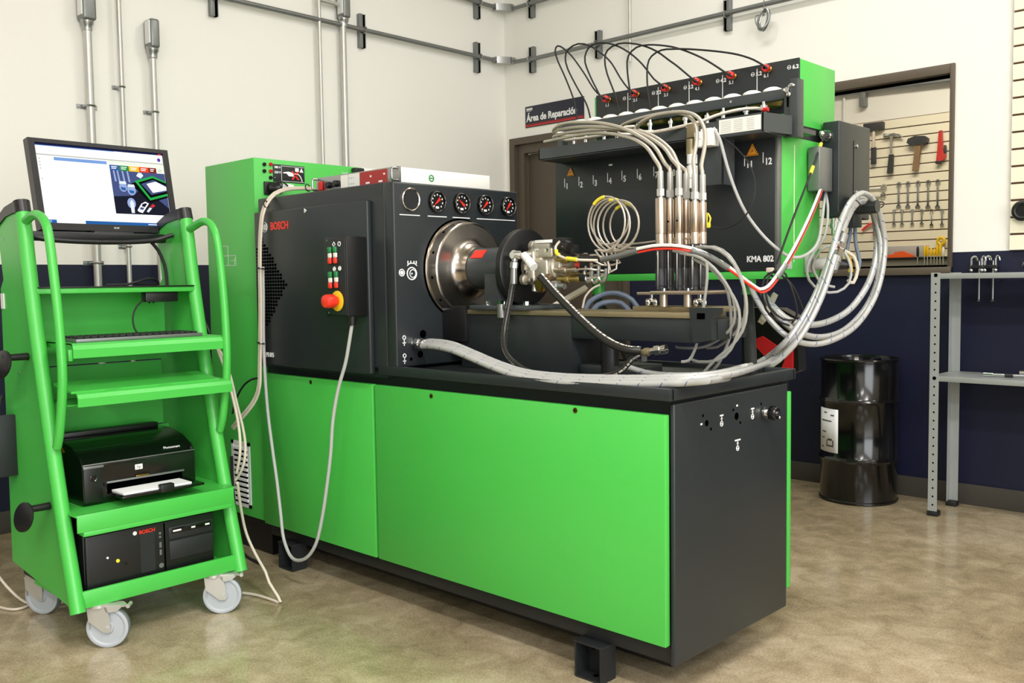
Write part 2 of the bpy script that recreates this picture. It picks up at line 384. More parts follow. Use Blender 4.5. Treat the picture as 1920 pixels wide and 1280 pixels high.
# tool room shell
wall('wall_far', [((-5.1, 7.8, 0), (2, 7.95, DADO)), ((-5.1, 7.8, DADO), (2, 7.95, CEIL))])
wall('wall_far_left', [((-5.15, yb, 0), (-5.0, 7.8, DADO)), ((-5.15, yb, DADO), (-5.0, 7.8, CEIL))])
wall('wall_far_right', [((1.0, yb, 0), (1.15, 7.8, DADO)), ((1.0, yb, DADO), (1.15, 7.8, CEIL))])
# ceiling luminaires
for i, (x, y, sx, sy, p) in enumerate(LAMPS):
    t = thing('ceiling_light', (x, y, CEIL - .07), ['white ceiling luminaire over the drum side of the measuring unit', 'white ceiling luminaire above the grey shelf unit', 'white ceiling luminaire nearest the right wall at the back', 'white ceiling luminaire above the bench front', 'white ceiling luminaire in the middle near the daylight door', 'white ceiling luminaire behind the camera, left one', 'white ceiling luminaire behind the camera, right one'][i], 'light', 'ceiling luminaires')
    B().box((x - sx / 2 - .02, y - sy / 2 - .02, CEIL - .06), (x + sx / 2 + .02, y + sy / 2 + .02, CEIL), .004).obj('housing', 'white', t)
    B().box((x - sx / 2, y - sy / 2, CEIL - .068), (x + sx / 2, y + sy / 2, CEIL - .06)).obj('diffuser', 'lamp', t)

# ---------------------------------------------------------------- slatwalls: every slat its own piece
def slatwall(x0, x1, z0, n, yw, pitch, label):
    t = thing('slatwall', ((x0 + x1) / 2, yw, z0), label, 'slatwall')
    B().box((x0, yw - .010, z0), (x1, yw - .001, z0 + n * pitch)).obj('backing_board', 'groove', t)
    me = None
    for k in range(n):
        if me is None:
            o = B().box((x0, yw - .022, z0 + .002), (x1, yw - .010, z0 + pitch - .0065), .0015, 1).obj('slat', 'slat', t); me = o
        else:
            c = me.copy(); COL.objects.link(c); c.location = (0, 0, k * pitch)
    return t
slatwall(-1.30, 1.3, 1.208, 26, WY, .0768, 'cream slatwall panel with brown grooves at right edge of back wall')
slatwall(-4.4, .6, 1.008, 18, 7.8, .0768, 'cream slatwall full of hand tools seen through the window')
# ================================================================ test bench
X0, Y0, ZT = -1.317, 1.968, .826
bench = thing('pump_test_bench', (-2.3, 2.28, 0), 'big green and dark grey injection pump test bench in the middle of the floor', 'test bench')
b = B().box((-3.25, 1.99, .13), (X0 - .016, 2.555, .80)).box((-3.25, 1.982, .10), (X0 - .016, 2.0, .145), .002).box((-3.25, 2.54, .10), (X0 - .016, 2.56, .145), .002)
b.obj('base_frame', 'darker', bench)
B().box((-3.20, 2.10, .03), (X0 - .10, 2.47, .135), .004).obj('under_bench_light_blocker', 'black', bench)  # box added under the bench to block light and deepen the floor shadow
ep = B().box((X0 - .016, Y0, .10), (X0, 2.572, .785), .006, 3).obj('end_panel', 'dark', bench)
# holes, symbols and knob on the end panel
for p, r in ((-1.317,2.1204,0.7176), .0085), ((-1.317,2.1022,0.7397), .004), ((-1.317,2.1415,0.6993), .004), ((-1.317,2.2741,0.7184), .0105), ((-1.317,2.2569,0.7382), .004), ((-1.317,2.2943,0.6981), .004), ((-1.317,2.4109,0.7382), .004):
    B().cyl((X0 - .003, p[1], p[2]), (X0 + .0006, p[1], p[2]), r, n=14).obj('port_hole', 'hole', ep)
def symbol(c, s, name='pictogram', parent=ep, word=0.0):
    # bottle symbol: ring body with a bar, a stem and a short caption above
    y, z = c[1], c[2]; x = c[0]; q = B()
    q.torus((x, y, z - .012 * s), (1, 0, 0), .0065 * s, .0013 * s, 14, 6); q.box((x - .001, y - .004 * s, z - .0135 * s), (x + .001, y + .004 * s, z - .0110 * s))
    q.box((x - .001, y - .0012, z - .004 * s), (x + .001, y + .0012, z + .008 * s)); q.box((x - .001, y - .004 * s, z + .001), (x + .001, y + .004 * s, z + .0035))
    q.box((x - .001, y - .0085 * s - word, z + .009 * s), (x + .001, y + .0085 * s + word, z + .013 * s))
    return q.obj(name, 'white_print', parent)
symbol((-1.3165,2.1947,0.7189), 1.0); symbol((-1.3165,2.3613,0.7191), 1.0); symbol((-1.3165,2.2791,0.6402), 1.0, word=.006)
for p in ((-1.3165,2.0936,0.7181), (-1.3165,2.276,0.748)):
    B().box((p[0] - .001, p[1] - .004, p[2] - .0025), (p[0] + .0006, p[1] + .004, p[2] + .0025)).obj('port_mark', 'white_print', ep)
kp = (-1.317,2.4266,0.7117)
k = B().cyl((X0, kp[1], kp[2]), (X0 + .022, kp[1], kp[2]), .010).cyl((X0 + .004, kp[1], kp[2]), (X0 + .010, kp[1], kp[2]), .017, n=20).obj('coupling_stub', 'chrome', bench)
kn = B().lathe((X0 + .020, kp[1], kp[2]), (1, 0, 0), [(0, .016), (.002, .021), (.020, .021), (.024, .018), (.024, .0)], 8).obj('knob', 'black_gloss', bench)
B().cyl((X0 + .044, kp[1], kp[2]), (X0 + .047, kp[1], kp[2]), .007, n=12).ball((X0 + .042, kp[1] + .012, kp[2] - .012), .005).obj('knob_insert', 'chrome', kn)
# green side panels
def side_panel(x0, x1, screws, y0=1.945, y1=1.966):
    o = B().box((x0, y0, .155), (x1, y1, .757), .003, 2).obj('side_panel', 'green', bench)
    for sx, sz in screws:
        B().cyl((sx, y0 + .002, sz), (sx, y0 - .002, sz), .0075, n=16).obj('quarter_turn_lock', 'brass', o)
        B().box((sx - .005, y0 - .0026, sz - .001), (sx + .005, y0 - .0015, sz + .001)).obj('lock_slot', 'hole', o)
sa, sb_, sc = (-2.8866,1.945,0.7414), (-2.2178,1.945,0.7402), (-1.6225,1.945,0.7451)
side_panel(-3.235, -2.523, [(sa[0], sa[2])]); side_panel(-2.510, -1.330, [(sb_[0], sb_[2]), (sc[0], sc[2])])
B().box((-3.235, 2.578, .155), (-1.319, 2.600, .757), .003).obj('side_panel', 'green', bench)
# worktop: shallow steel drip tray
wx0, wx1, wy0, wy1 = -2.475, -1.308, 1.935, 2.607
B().box((wx0, wy0, ZT - .032), (wx1, wy0 + .02, ZT), .003).box((wx0, wy1 - .02, ZT - .032), (wx1, wy1, ZT), .003).box((wx1 - .02, wy0 + .01, ZT - .032), (wx1, wy1 - .01, ZT), .003).box((wx0, wy0 + .01, ZT - .032), (wx1 - .01, wy1 - .01, ZT - .014)).box((-3.24, 1.96, ZT - .045), (wx0 + .02, 2.56, ZT - .012)).obj('worktop', 'dark', bench)
# feet
def foot(x, y, s):
    f = B()
    f.box((x - .045, y + s * .005, .0), (x + .045, y + s * .07, .006)).box((x - .05, y + s * .004, .104 - .006), (x + .05, y + s * .07, .104), .001)
    f.box((x - .047, y + s * .006, .0), (x - .041, y + s * .07, .10)).box((x + .041, y + s * .006, .0), (x + .047, y + s * .07, .10)).box((x - .045, y + s * .062, .0), (x + .045, y + s * .07, .10))
    o = f.obj('foot', 'darker', bench)
    B().box((x - .033, y + s * .0605, .066), (x - .018, y + s * .063, .081)).cyl((x + .005, y + s * .035, .005), (x + .005, y + s * .035, .0068), .008).obj('fixing_hole', 'hole', o)
for fx in (-1.58, -3.08):
    foot(fx, 1.93, 1); foot(fx, 2.615, -1)
# motor housing
XB = -2.375
hs = B().box((-3.20, 1.937, ZT - .01), (XB - .05, 2.525, 1.432), .006, 3).obj('motor_housing', 'dark', bench)
pl = B().box((XB - .048, 1.935, ZT - .004), (XB, 2.525, 1.430), .006, 3).obj('housing_end_plate', 'dark', bench)
dp = B().box((-3.195, 1.915, .795), (-2.490, 1.936, 1.378), .006, 3).obj('housing_door', 'dark', bench)
lk = (-2.8434,1.914,1.3634)
B().cyl(lk, (lk[0], 1.910, lk[2]), .009, n=3).obj('lock', 'label', dp)
q = B()
cz = 1.10
for i in range(-9, 10):
    for j in range(-14, 15):
        if abs(i) / 9.2 + abs(j) / 14.2 <= 1 and 1:
            xx = -3.1414 + i * .0175; zz = cz + j * .0125
            if xx > -3.185: q.box((xx - .0066, 1.9144, zz - .0045), (xx + .0066, 1.916, zz + .0045))
stuff(q.obj('vent_holes', 'hole', dp))
text('brand_lettering', 'BOSCH', (-3.0792,1.9144,1.3064), .040, 'red_bright', dp, bold=.0012, sx=.93)
c = (-3.1194,1.9144,1.3184)
B().torus(c, (0, 1, 0), .018, .0016, 24, 6).box((c[0] - .002, c[1] - .001, c[2] - .012), (c[0] + .002, c[1] + .001, c[2] + .012)).box((c[0] - .010, c[1] - .001, c[2] - .01), (c[0] - .007, c[1] + .001, c[2] + .01)).box((c[0] + .007, c[1] - .001, c[2] - .01), (c[0] + .010, c[1] + .001, c[2] + .01)).obj('brand_emblem', 'label', dp)
e = (-3.1483,1.9144,0.8262)
text('model_lettering', 'EPS 815', (e[0] + .004, e[1], e[2]), .024, 'white_print', dp, bold=.0006, sx=.8)
# gauges on the end plate
XP = XB
def gauge(y, z, r, ang=None):
    if ang is None:
        g = B().lathe((XP, y, z), (1, 0, 0), [(0, r), (.006, r), (.008, r * .94), (.006, r * .86), (.004, r * .85)], 28).obj('blank_cover', 'steel', pl)
        B().cyl((XP + .003, y, z), (XP + .0055, y, z), r * .86, n=28).obj('blank_disc', 'darker', pl); return
    B().lathe((XP, y, z), (1, 0, 0), [(0, r * 1.04), (.008, r * 1.04), (.012, r * .98), (.012, r * .86), (.006, r * .84)], 28).obj('gauge_bezel', 'black_gloss', pl)
    B().torus((XP + .0125, y, z), (1, 0, 0), r * .92, .0013, 28, 6).obj('gauge_ring', 'chrome', pl)
    B().cyl((XP + .003, y, z), (XP + .0062, y, z), r * .86, n=28).obj('gauge_dial', 'black', pl)
    n = B()
    for k in range(9):
        a = math.radians(225 - k * 33.75); yy, zz = y + math.cos(a) * r * .64, z + math.sin(a) * r * .64
        n.box((XP + .006, yy - .0022, zz - .0026), (XP + .0068, yy + .0022, zz + .0026))
    n.box((XP + .006, y - .008, z - r * .66), (XP + .0068, y + .006, z - r * .46))
    n.obj('gauge_figures', 'white_print', pl)
    a = math.radians(ang); d = V((0, math.cos(a), math.sin(a))); nrm = V((0, -math.sin(a), math.cos(a))); c = V((XP + .007, y, z))
    B().prism([c + d * r * .62, c + nrm * .0035 - d * r * .05, c - d * r * .42 + nrm * .005, c - d * r * .42 - nrm * .005, c - nrm * .0035 - d * r * .05], (.0012, 0, 0)).obj('gauge_needle', 'red_bright', pl)
gauge(2.007, 1.375, .0385)
gauge(2.122, 1.374, .036, 222); gauge(2.236, 1.374, .036, 142); gauge(2.351, 1.374, .036, 226); gauge(2.469, 1.374, .036, 232)
q = B()
for ya, yb_ in ((1.960, 2.047), (2.082, 2.168), (2.196, 2.278), (2.312, 2.508)):
    q.box((XP - .0005, ya, 1.3225), (XP + .0009, yb_, 1.3255))
stuff(q.obj('label_lines', 'white_print', pl))
# pictograms of the end plate
q = B(); c = V((XP + .0006, 1.964, 1.134))
q.torus(c, (1, 0, 0), .011, .0018, 20, 6).cyl(c - V((.001, 0, 0)), c + V((.0006, 0, 0)), .007, n=12)
c = V((XP + .0006, 2.007, 1.131))
q.torus(c, (1, 0, 0), .020, .0022, 24, 6).torus(c + V((0, .004, 0)), (1, 0, 0), .013, .0016, 20, 6).cyl(c - V((.001, 0, 0)), c + V((.0006, 0, 0)), .003, n=10)
q.tube([c + V((0, -.020, .026)), c + V((0, -.006, .034)), c + V((0, .012, .033)), c + V((0, .022, .026))], .0018, 6)
for a in (-.016, -.004, .010, .020): q.box((c.x - .001, c.y + a - .002, c.z + .032), (c.x + .0006, c.y + a + .002, c.z + .042))
q.obj('rotation_pictogram', 'white_print', pl)
for zc in (.911, .851):
    q = B(); q.torus((XP + .0006, 1.968, zc + .009), (1, 0, 0), .006, .0016, 14, 6).box((XP - .001, 1.9665, zc - .018), (XP + .0008, 1.9695, zc + .002)).box((XP - .001, 1.961, zc - .010), (XP + .0008, 1.975, zc - .007)); q.obj('port_pictogram', 'white_print', pl)
for p, r in (((-2.375,2.0503,0.9277), .014), ((-2.375,2.0367,0.8601), .012), ((-2.375,1.9966,0.8467), .006)): B().cyl((XP - .002, p[1], p[2]), (XP + .0008, p[1], p[2]), r).obj('port_hole', 'hole', pl)
# flywheel and drive hub
AY, AZ = 2.234, 1.145
fw = B().lathe((XB, AY, AZ), (1, 0, 0), [(0, .170), (.004, .170), (.004, .164), (.006, .1635), (.046, .1620), (.049, .159), (.050, .152), (.050, .110), (.052, .098), (.057, .088), (.066, .080), (.080, .0755), (.096, .074), (.096, .05)], 72).obj('flywheel', 'turned', bench)
B().lathe((XB, AY, AZ), (1, 0, 0), [(.0, .176), (.0015, .176), (.0015, .1)], 48).obj('flywheel_recess', 'hole', bench)
q = B()
for k in range(12):
    a = math.radians(k * 30 + 10); d = V((0, math.cos(a), math.sin(a))); c = V((XB + .026, AY, AZ)) + d * .160
    q.cyl(c, c + d * .0034, .005, n=10)
q.obj('balance_holes', 'hole', fw)
cp = B().lathe((XB + .094, AY, AZ), (1, 0, 0), [(0, .055), (.0, .066), (.004, .070), (.12, .070), (.150, .067), (.20, .062), (.20, .03)], 40).obj('coupling_guard', 'dark_metal', bench)
q = B().prism([(XB + .11, AY - .061, AZ + .034), (XB + .11, AY - .036, AZ + .0600), (XB + .165, AY - .036, AZ + .0600), (XB + .165, AY - .061, AZ + .034)], (0, -.0022, .0016))
q.obj('rotation_label', 'red_bright', cp)
# flange bracket that carries the pump
XF = XB + .30
q = B().lathe((XF - .025, AY, AZ), (1, 0, 0), [(.012, .05), (.012, .118), (.016, .126), (.036, .126), (.040, .120), (.040, .05)], 48)
q.obj('mounting_flange', 'black', bench)
q = B().lathe((XF - .075, AY, AZ), (1, 0, 0), [(.012, .068), (.012, .074), (.03, .084), (.058, .088), (.062, .08), (.062, .06)], 40)
q.prism([(XF - .085, AY - .10, AZ - .02), (XF - .03, AY - .105, AZ - .02), (XF - .02, AY - .10, 1.015), (XF - .11, AY - .075, 1.015)], (0, .20, 0))
q.box((XF - .15, AY - .11, 1.008), (XF + .10, AY + .11, 1.024), .004)
q.obj('flange_bracket', 'dark_metal', bench)
for dx, dy in ((-.09, -.085), (-.01, -.095), (.075, -.075)):
    B().hexa((XF + dx, AY + dy, 1.024), (XF + dx, AY + dy, 1.036), .010).cyl((XF + dx, AY + dy, 1.023), (XF + dx, AY + dy, 1.026), .014).obj('clamp_bolt', 'chrome', bench)
c = (-2.0817,2.13,1.0109)
B().cyl((c[0], 2.13, .985), (c[0], 2.13, 1.028), .014, n=18).obj('clamp_pillar', 'galv', bench)
B().hexa((c[0], 2.13, 1.028), (c[0], 2.13, 1.040), .010).obj('clamp_bolt', 'chrome', bench)
# bed
BY0, BY1 = 2.15, 2.33
B().box((-2.272, BY0, .993), (-1.383, BY1, 1.008), .001).box((-1.637, BY0 + .08, 1.008), (-1.34, BY1, 1.022), .001).obj('bed_rail', 'bed', bench)
q = B().box((-1.812, BY0 + .006, .925), (-1.375, BY1 - .004, .993), .003)
q.box((-2.30, BY0 + .006, ZT - .014), (-1.812, BY1 - .004, .993), .003)
q.box((-1.80, BY0 + .03, ZT - .014), (-1.60, BY1, .846), .003)
q.obj('bed_beam', 'dark', bench)
B().box((XB - .0, AY - .095, .90), (XB + .115, AY + .06, 1.02), .003).obj('flywheel_guard', 'black', bench)
B().cyl((-1.70, BY0 + .05, ZT - .01), (-1.70, BY0 + .05, .93), .027, n=24).obj('bed_column', 'black', bench)
# end casting of the bed
q = B(); a0 = (-1.3799,2.15,1.0175)
q.prism([(-1.388, BY0 - .004, 1.022), (-1.300, BY0 - .004, 1.022), (-1.302, BY0 - .004, 1.008), (-1.318, BY0 - .004, .992), (-1.318, BY0 - .004, .936), (-1.376, BY0 - .004, .928)], (0, .03, 0)).box((-1.388, BY0 + .02, .935), (-1.318, BY1, .99), .003)
ec = q.obj('bed_end_clamp', 'dark', bench)
B().box((-1.362, BY0 - .0055, .992), (-1.338, BY0 - .0035, 1.008)).obj('clamp_slot', 'hole', ec)
# outlet fitting on the end plate that feeds the long hose
f0 = V((XB, 2.007, .900))
B().cyl(f0, f0 + V((.012, 0, 0)), .020, n=6).cyl(f0, f0 + V((.03, 0, 0)), .013).hexa(f0 + V((.018, 0, 0)), f0 + V((.040, -.002, 0)), .019).cyl(f0 + V((.04, -.002, 0)), f0 + V((.06, -.004, -.001)), .014).obj('outlet_fitting', 'chrome', bench)

# ================================================================ control pendant on the housing door
cbx = thing('control_pendant', (-2.555, 1.87, .99), 'black control box with red mushroom button hung on the dark housing door', 'control box')
XC, YC = -2.496, 1.832
B().box((-2.620, YC, .992), (XC, 1.9145, 1.256), .004).obj('housing', 'black', cbx)
B().box((-2.617, YC - .003, .998), (XC - .004, YC + .002, 1.250), .002).obj('front_plate', 'darker', cbx)
def rocker(x, z):
    o = B().box((x - .011, YC - .006, z - .030), (x + .011, YC - .002, z + .030), .003).obj('rocker_switch', 'black', cbx)
    B().box((x - .009, YC - .013, z + .008), (x + .009, YC - .005, z + .028), .004, 3).obj('start_key', 'btn_green', o)
    B().box((x - .009, YC - .011, z - .008), (x + .009, YC - .005, z + .008), .002).obj('lamp_window', 'white', o)
    B().box((x - .009, YC - .013, z - .028), (x + .009, YC - .005, z - .008), .004, 3).obj('stop_key', 'red_bright', o)
for p in ((-2.5767,1.832,1.1948), (-2.5467,1.832,1.1956), (-2.5774,1.832,1.1132), (-2.5444,1.832,1.1146)): rocker(p[0], p[2])
for i, p in enumerate(((-2.5588,1.829,1.2312), (-2.5291,1.829,1.2318), (-2.5595,1.829,1.1501), (-2.5297,1.829,1.1513))):
    q = B()
    if i < 2: q.torus(p, V((0, 1, 0)), .0075, .0016, (4, 6)[i], 6)
    else: q.torus(p, (0, 1, 0), .006, .002, 14, 6).cyl((p[0], p[1] - .001, p[2]), (p[0], p[1] + .001, p[2]), .003, n=8)
    q.obj('switch_symbol', 'white_print', cbx)
p = (-2.5476,1.832,1.0439)
ym = B().lathe(p, (0, -1, 0), [(0, .034), (.004, .034), (.006, .031), (.006, .0)], 32).obj('yellow_ring', 'yellow', cbx)
B().lathe(p, (0, -1, 0), [(.005, .015), (.016, .015), (.018, .0215), (.022, .0228), (.046, .0228), (.054, .020), (.057, .011), (.058, 0)], 28).obj('emergency_button', 'red_bright', cbx)
for p in ((-2.5974,1.829,1.2451), (-2.5964,1.829,1.0044)): B().cyl(p, (p[0], p[1] - .001, p[2]), .003, n=10).obj('screw', 'chrome', cbx)
B().cyl((-2.515, 1.862, .992), (-2.515, 1.862, .962), .016, .012).obj('cable_gland', 'black', cbx)
# long grey cable of the pendant, hanging to the floor and back up
pts = [(-2.515, 1.862, .965)] + [(-2.5296,1.86,0.908),(-2.5536,1.86,0.8353),(-2.593,1.855,0.7429),(-2.6217,1.85,0.6313),(-2.6393,1.85,0.5187),(-2.6666,1.85,0.4034),(-2.7008,1.85,0.2851),(-2.7372,1.845,0.1844),(-2.7991,1.84,0.1215),(-2.8816,1.84,0.1071),(-2.9503,1.85,0.1633),(-2.9824,1.86,0.2561),(-3.0172,1.87,0.3701),(-3.0454,1.875,0.467),(-3.087,1.885,0.6037),(-3.1151,1.895,0.7229),(-3.1274,1.9,0.8445),(-3.1252,1.9,0.9465),(-3.1192,1.9,1.048),(-3.124,1.905,1.1693)] 
wire('pendant_cable', pts, .0062, 'cable_grey', parent=cbx, n=10)

# ================================================================ rack unit on top of the housing
rk = thing('rack_unit', (-2.62, 2.2, 1.432), 'flat white rack instrument with red front panel lying on the dark housing', 'instrument')
rz, rt = 1.4325, 1.482
B().box((-2.852, 1.98, rz), (-2.394, 2.40, rt), .002).obj('case', 'white', rk)
fp = B().box((-2.858, 1.972, rz), (-2.388, 1.981, rt + .002), .001).obj('front_frame', 'galv', rk)
p0, p1 = -2.5947, -2.4491
B().box((p0, 1.969, rz + .004), (p1, 1.973, rt - .002)).obj('red_panel', 'red_panel', fp)
for q in ((p0 + .3 * (p1 - p0), rz + .009, .010), (p0 + .78 * (p1 - p0), rz + .009, .010), (p0 + .42 * (p1 - p0), rz + .03, .004), (p0 + .92 * (p1 - p0), rz + .032, .004)):
    B().box((q[0] - q[2], 1.9682, q[1] - .003), (q[0] + q[2], 1.9695, q[1] + .003)).obj('front_print', 'white_print', fp)
for a, c_, m_ in ((639, 651, 'white'), (653, 674, 'label')):
    xa, xc = {639: -2.7053, 653: -2.6618}[a], {651: -2.668, 674: -2.5978}[c_]
    o = B().box((xa, 1.970, rz + .004), (xc, 1.973, rt - .002)).obj('front_module', m_, fp)
    if a == 653:
        for i_ in range(3):
            for j_ in range(2):
                B().cyl((xa + .008 + i_ * .011, 1.9705, rz + .014 + j_ * .02), (xa + .008 + i_ * .011, 1.9695, rz + .014 + j_ * .02), .0022, n=8).obj('socket', 'galv', fp)
p = (-2.8246,1.97,1.4526)
B().box((p[0] - .011, 1.963, p[2] - .016), (p[0] + .011, 1.972, p[2] + .016), .002).obj('power_switch', 'red', fp)
for i_, p in enumerate(((-2.7749,1.965,1.452), (-2.7299,1.965,1.454))):
    B().lathe((p[0], 1.971, p[2]), (0, -1, 0), [(0, .012), (.012, .011), (.014, .009), (.014, 0)], 20).obj('control_knob', 'black', fp)
    B().box((p[0] - .020, 1.969, p[2] - .008), (p[0] - .011, 1.972, p[2] + .012)).obj('knob_marking', 'blue', fp)
for hx in (-2.846, -2.396):
    B().tube([(hx, 1.972, rz + .006), (hx, 1.952, rz + .006), (hx, 1.948, rz + .012), (hx, 1.948, rt - .010), (hx, 1.952, rt - .004), (hx, 1.972, rt - .004)], .004, 8, smooth=False).obj('carry_handle', 'galv', fp)
g = (-2.393,2.1185,1.456)
B().torus((-2.3935, g[1], g[2] - .002), (1, 0, 0), .010, .0022, 20, 6).box((-2.394, g[1] - .006, g[2] - .004), (-2.3925, g[1] + .006, g[2])).obj('round_emblem', 'btn_green', rk)
# ================================================================ green electrical cabinet at the left end of the bench
cab = thing('electrical_cabinet', (-3.455, 2.33, 0), 'tall green electrical cabinet standing at the left end of the bench', 'cabinet')
CX0, CX1, CY0, CY1, CZ0, CZ1 = -3.646, -3.262, 1.962, 2.74, .155, 1.600
B().box((CX0, CY0, CZ0), (CX1, CY1, CZ1), .004).obj('body', 'green', cab)
B().box((CX0 + .04, CY0 + .05, 0), (CX1 - .03, CY1 - .05, CZ0)).obj('plinth', 'black', cab)
h = (-3.6661,1.962,1.5065)
B().box((CX0 - .012, CY0 + .01, 1.40), (CX0 + .002, CY0 + .05, 1.535), .003).obj('door_hinge', 'green', cab)
# line pictogram scratched white on the front
q = B(); a = (-3.5345,1.961,1.2618); b_ = (-3.4204,1.961,1.1822)
zt_, zb_ = a[2], b_[2]; zm = (zt_ + zb_) / 2; xs = [a[0], a[0] + .055, b_[0]]
def ln(x0, z0, x1, z1): q.box((min(x0, x1) - .001, CY0 - .0008, min(z0, z1) - .001), (max(x0, x1) + .001, CY0 + .001, max(z0, z1) + .001))
ln(xs[0], zt_, xs[1], zt_); ln(xs[1], zt_, xs[1], zb_); ln(xs[0], zm, xs[2], zm); ln(xs[2], zm, xs[2], zb_); ln(xs[0], zb_, xs[2], zb_); ln(xs[0], zt_, xs[0], zb_); ln(xs[1] + .02, zm - .02, xs[1] + .05, zm - .02); ln(xs[1] + .05, zm - .035, xs[1] + .05, zm - .01)
q.obj('line_pictogram', 'label', cab)
# filter grille
g0, g1 = (-3.4958,1.962,0.4459), (-3.3774,1.962,0.1832)
gx0, gx1, gz1, gz0 = -3.50, -3.3574, .46, .19
gr = B().box((gx0, CY0 - .004, gz0), (gx0 + .018, CY0 + .002, gz1)).box((gx1 - .018, CY0 - .004, gz0), (gx1, CY0 + .002, gz1)).box((gx0, CY0 - .004, gz1 - .014), (gx1, CY0 + .002, gz1)).box((gx0, CY0 - .004, gz0), (gx1, CY0 + .002, gz0 + .014)).box((gx0 + .004, CY0 - .0016, gz0 + .004), (gx1 - .004, CY0 + .001, gz1 - .004)).obj('filter_grille', 'label', cab)
for k in range(11):
    z = gz0 + .024 + k * .0212
    B().box((gx0 + .016, CY0 - .0095, z), (gx1 - .016, CY0 - .001, z + .011), .001, 1).obj('louvre', 'label', gr)
q = B()
for k in range(11): q.box((gx0 + .018, CY0 - .0025, gz0 + .0145 + k * .0212), (gx1 - .018, CY0 - .0012, gz0 + .0235 + k * .0212))
stuff(q.obj('louvre_gaps', 'hole', gr))
# test sockets, sign plate and plug on the side facing the camera
for p, m_ in (((-3.262,2.0084,1.5759), 'black'), ((-3.262,2.0373,1.5783), 'red'), ((-3.262,2.0075,1.5498), 'black'), ((-3.262,2.0363,1.5509), 'red'), ((-3.262,2.0354,1.5256), 'black')):
    B().lathe(p, (1, 0, 0), [(0, .0075), (.006, .0075), (.008, .006), (.008, .003), (.003, .003), (.003, 0)], 16).obj('test_socket', m_, cab)
a, b_ = (-3.262,2.0471,1.5811), (-3.262,2.1945,1.5151)
spl = B().box((CX1 - .001, a[1], b_[2] - .004), (CX1 + .002, b_[1], a[2]), .001).obj('sign_plate', 'darker', cab)
y0s, y1s, z0s, z1s = a[1], b_[1], b_[2] - .004, a[2]
B().box((CX1 + .002, y0s + .038, z0s + .004), (CX1 + .0026, y0s + .0395, z1s - .004)).box((CX1 + .002, y0s + .038, z1s - .006), (CX1 + .0026, y1s - .003, z1s - .0045)).box((CX1 + .002, y0s + .038, z0s + .004), (CX1 + .0026, y1s - .003, z0s + .0055)).obj('sign_border', 'label', spl)
for zz, s in ((z1s - .016, '380 V'), (z1s - .036, '220 V'), (z1s - .056, '-')):
    text('socket_lettering', s, (CX1 + .0022, y0s + .006, zz), .012, 'white_print', spl, face='+x', bold=.0003)
q = B(); zc = z0s + .034
q.prism([(CX1 + .002, y0s + .046, zc + .006), (CX1 + .002, y0s + .070, zc + .010), (CX1 + .002, y0s + .095, zc + .006), (CX1 + .002, y0s + .095, zc - .008), (CX1 + .002, y0s + .072, zc - .008), (CX1 + .002, y0s + .062, zc + .002), (CX1 + .002, y0s + .046, zc + .002)], (.001, 0, 0))
q.tube([(CX1 + .0025, y0s + .095, zc + .002), (CX1 + .0025, y0s + .115, zc + .002), (CX1 + .0025, y0s + .128, zc - .010), (CX1 + .0025, y0s + .134, zc - .026)], .0024, 6)
q.obj('torch_symbol', 'white_print', spl)
c = V((CX1 + .0036, y0s + .102, zc - .004))
q = B()
for sgn in (1, -1):
    q.prism([c + V((0, -.018, -.016 * sgn)), c + V((0, -.012, -.018 * sgn)), c + V((0, .018, .016 * sgn)), c + V((0, .012, .018 * sgn))], (.001, 0, 0))
q.obj('prohibition_cross', 'red_bright', spl)
B().box((CX1 + .002, y1s - .045, z1s - .024), (CX1 + .003, y1s - .028, z1s - .009)).prism([(CX1 + .002, y1s - .024, z1s - .025), (CX1 + .002, y1s - .006, z1s - .025), (CX1 + .002, y1s - .015, z1s - .008)], (.001, 0, 0)).obj('warning_symbols', 'white_print', spl)
p = (-3.262,2.0243,1.4829)
B().box((CX1, p[1] - .022, p[2] - .026), (CX1 + .01, p[1] + .022, p[2] + .026), .003).lathe((CX1, p[1], p[2]), V((.75, .62, 0)), [(.01, .024), (.05, .024), (.056, .020), (.062, .014)], 20).obj('plug', 'black', cab)
B().lathe((CX1 + .04, p[1] + .036, p[2] + .002), V((.75, .62, 0)), [(.0, .014), (.03, .014), (.05, .009)], 14).obj('plug_collar', 'label', cab)
p = (-3.262,2.4552,1.58)
B().box((CX1, p[1] - .025, p[2] - .016), (CX1 + .03, p[1] + .025, p[2] + .014), .004).obj('junction_box', 'black', cab)
p = (-3.262,2.5211,1.5872)
B().box((CX1, p[1] - .035, p[2] - .012), (CX1 + .002, p[1] + .075, p[2] + .012)).obj('type_plate', 'white', cab)
p = (-3.262,2.3822,1.5656)
text('small_lettering', 'L1-N', (CX1 + .0012, p[1], p[2]), .014, 'white_print', cab, face='+x')
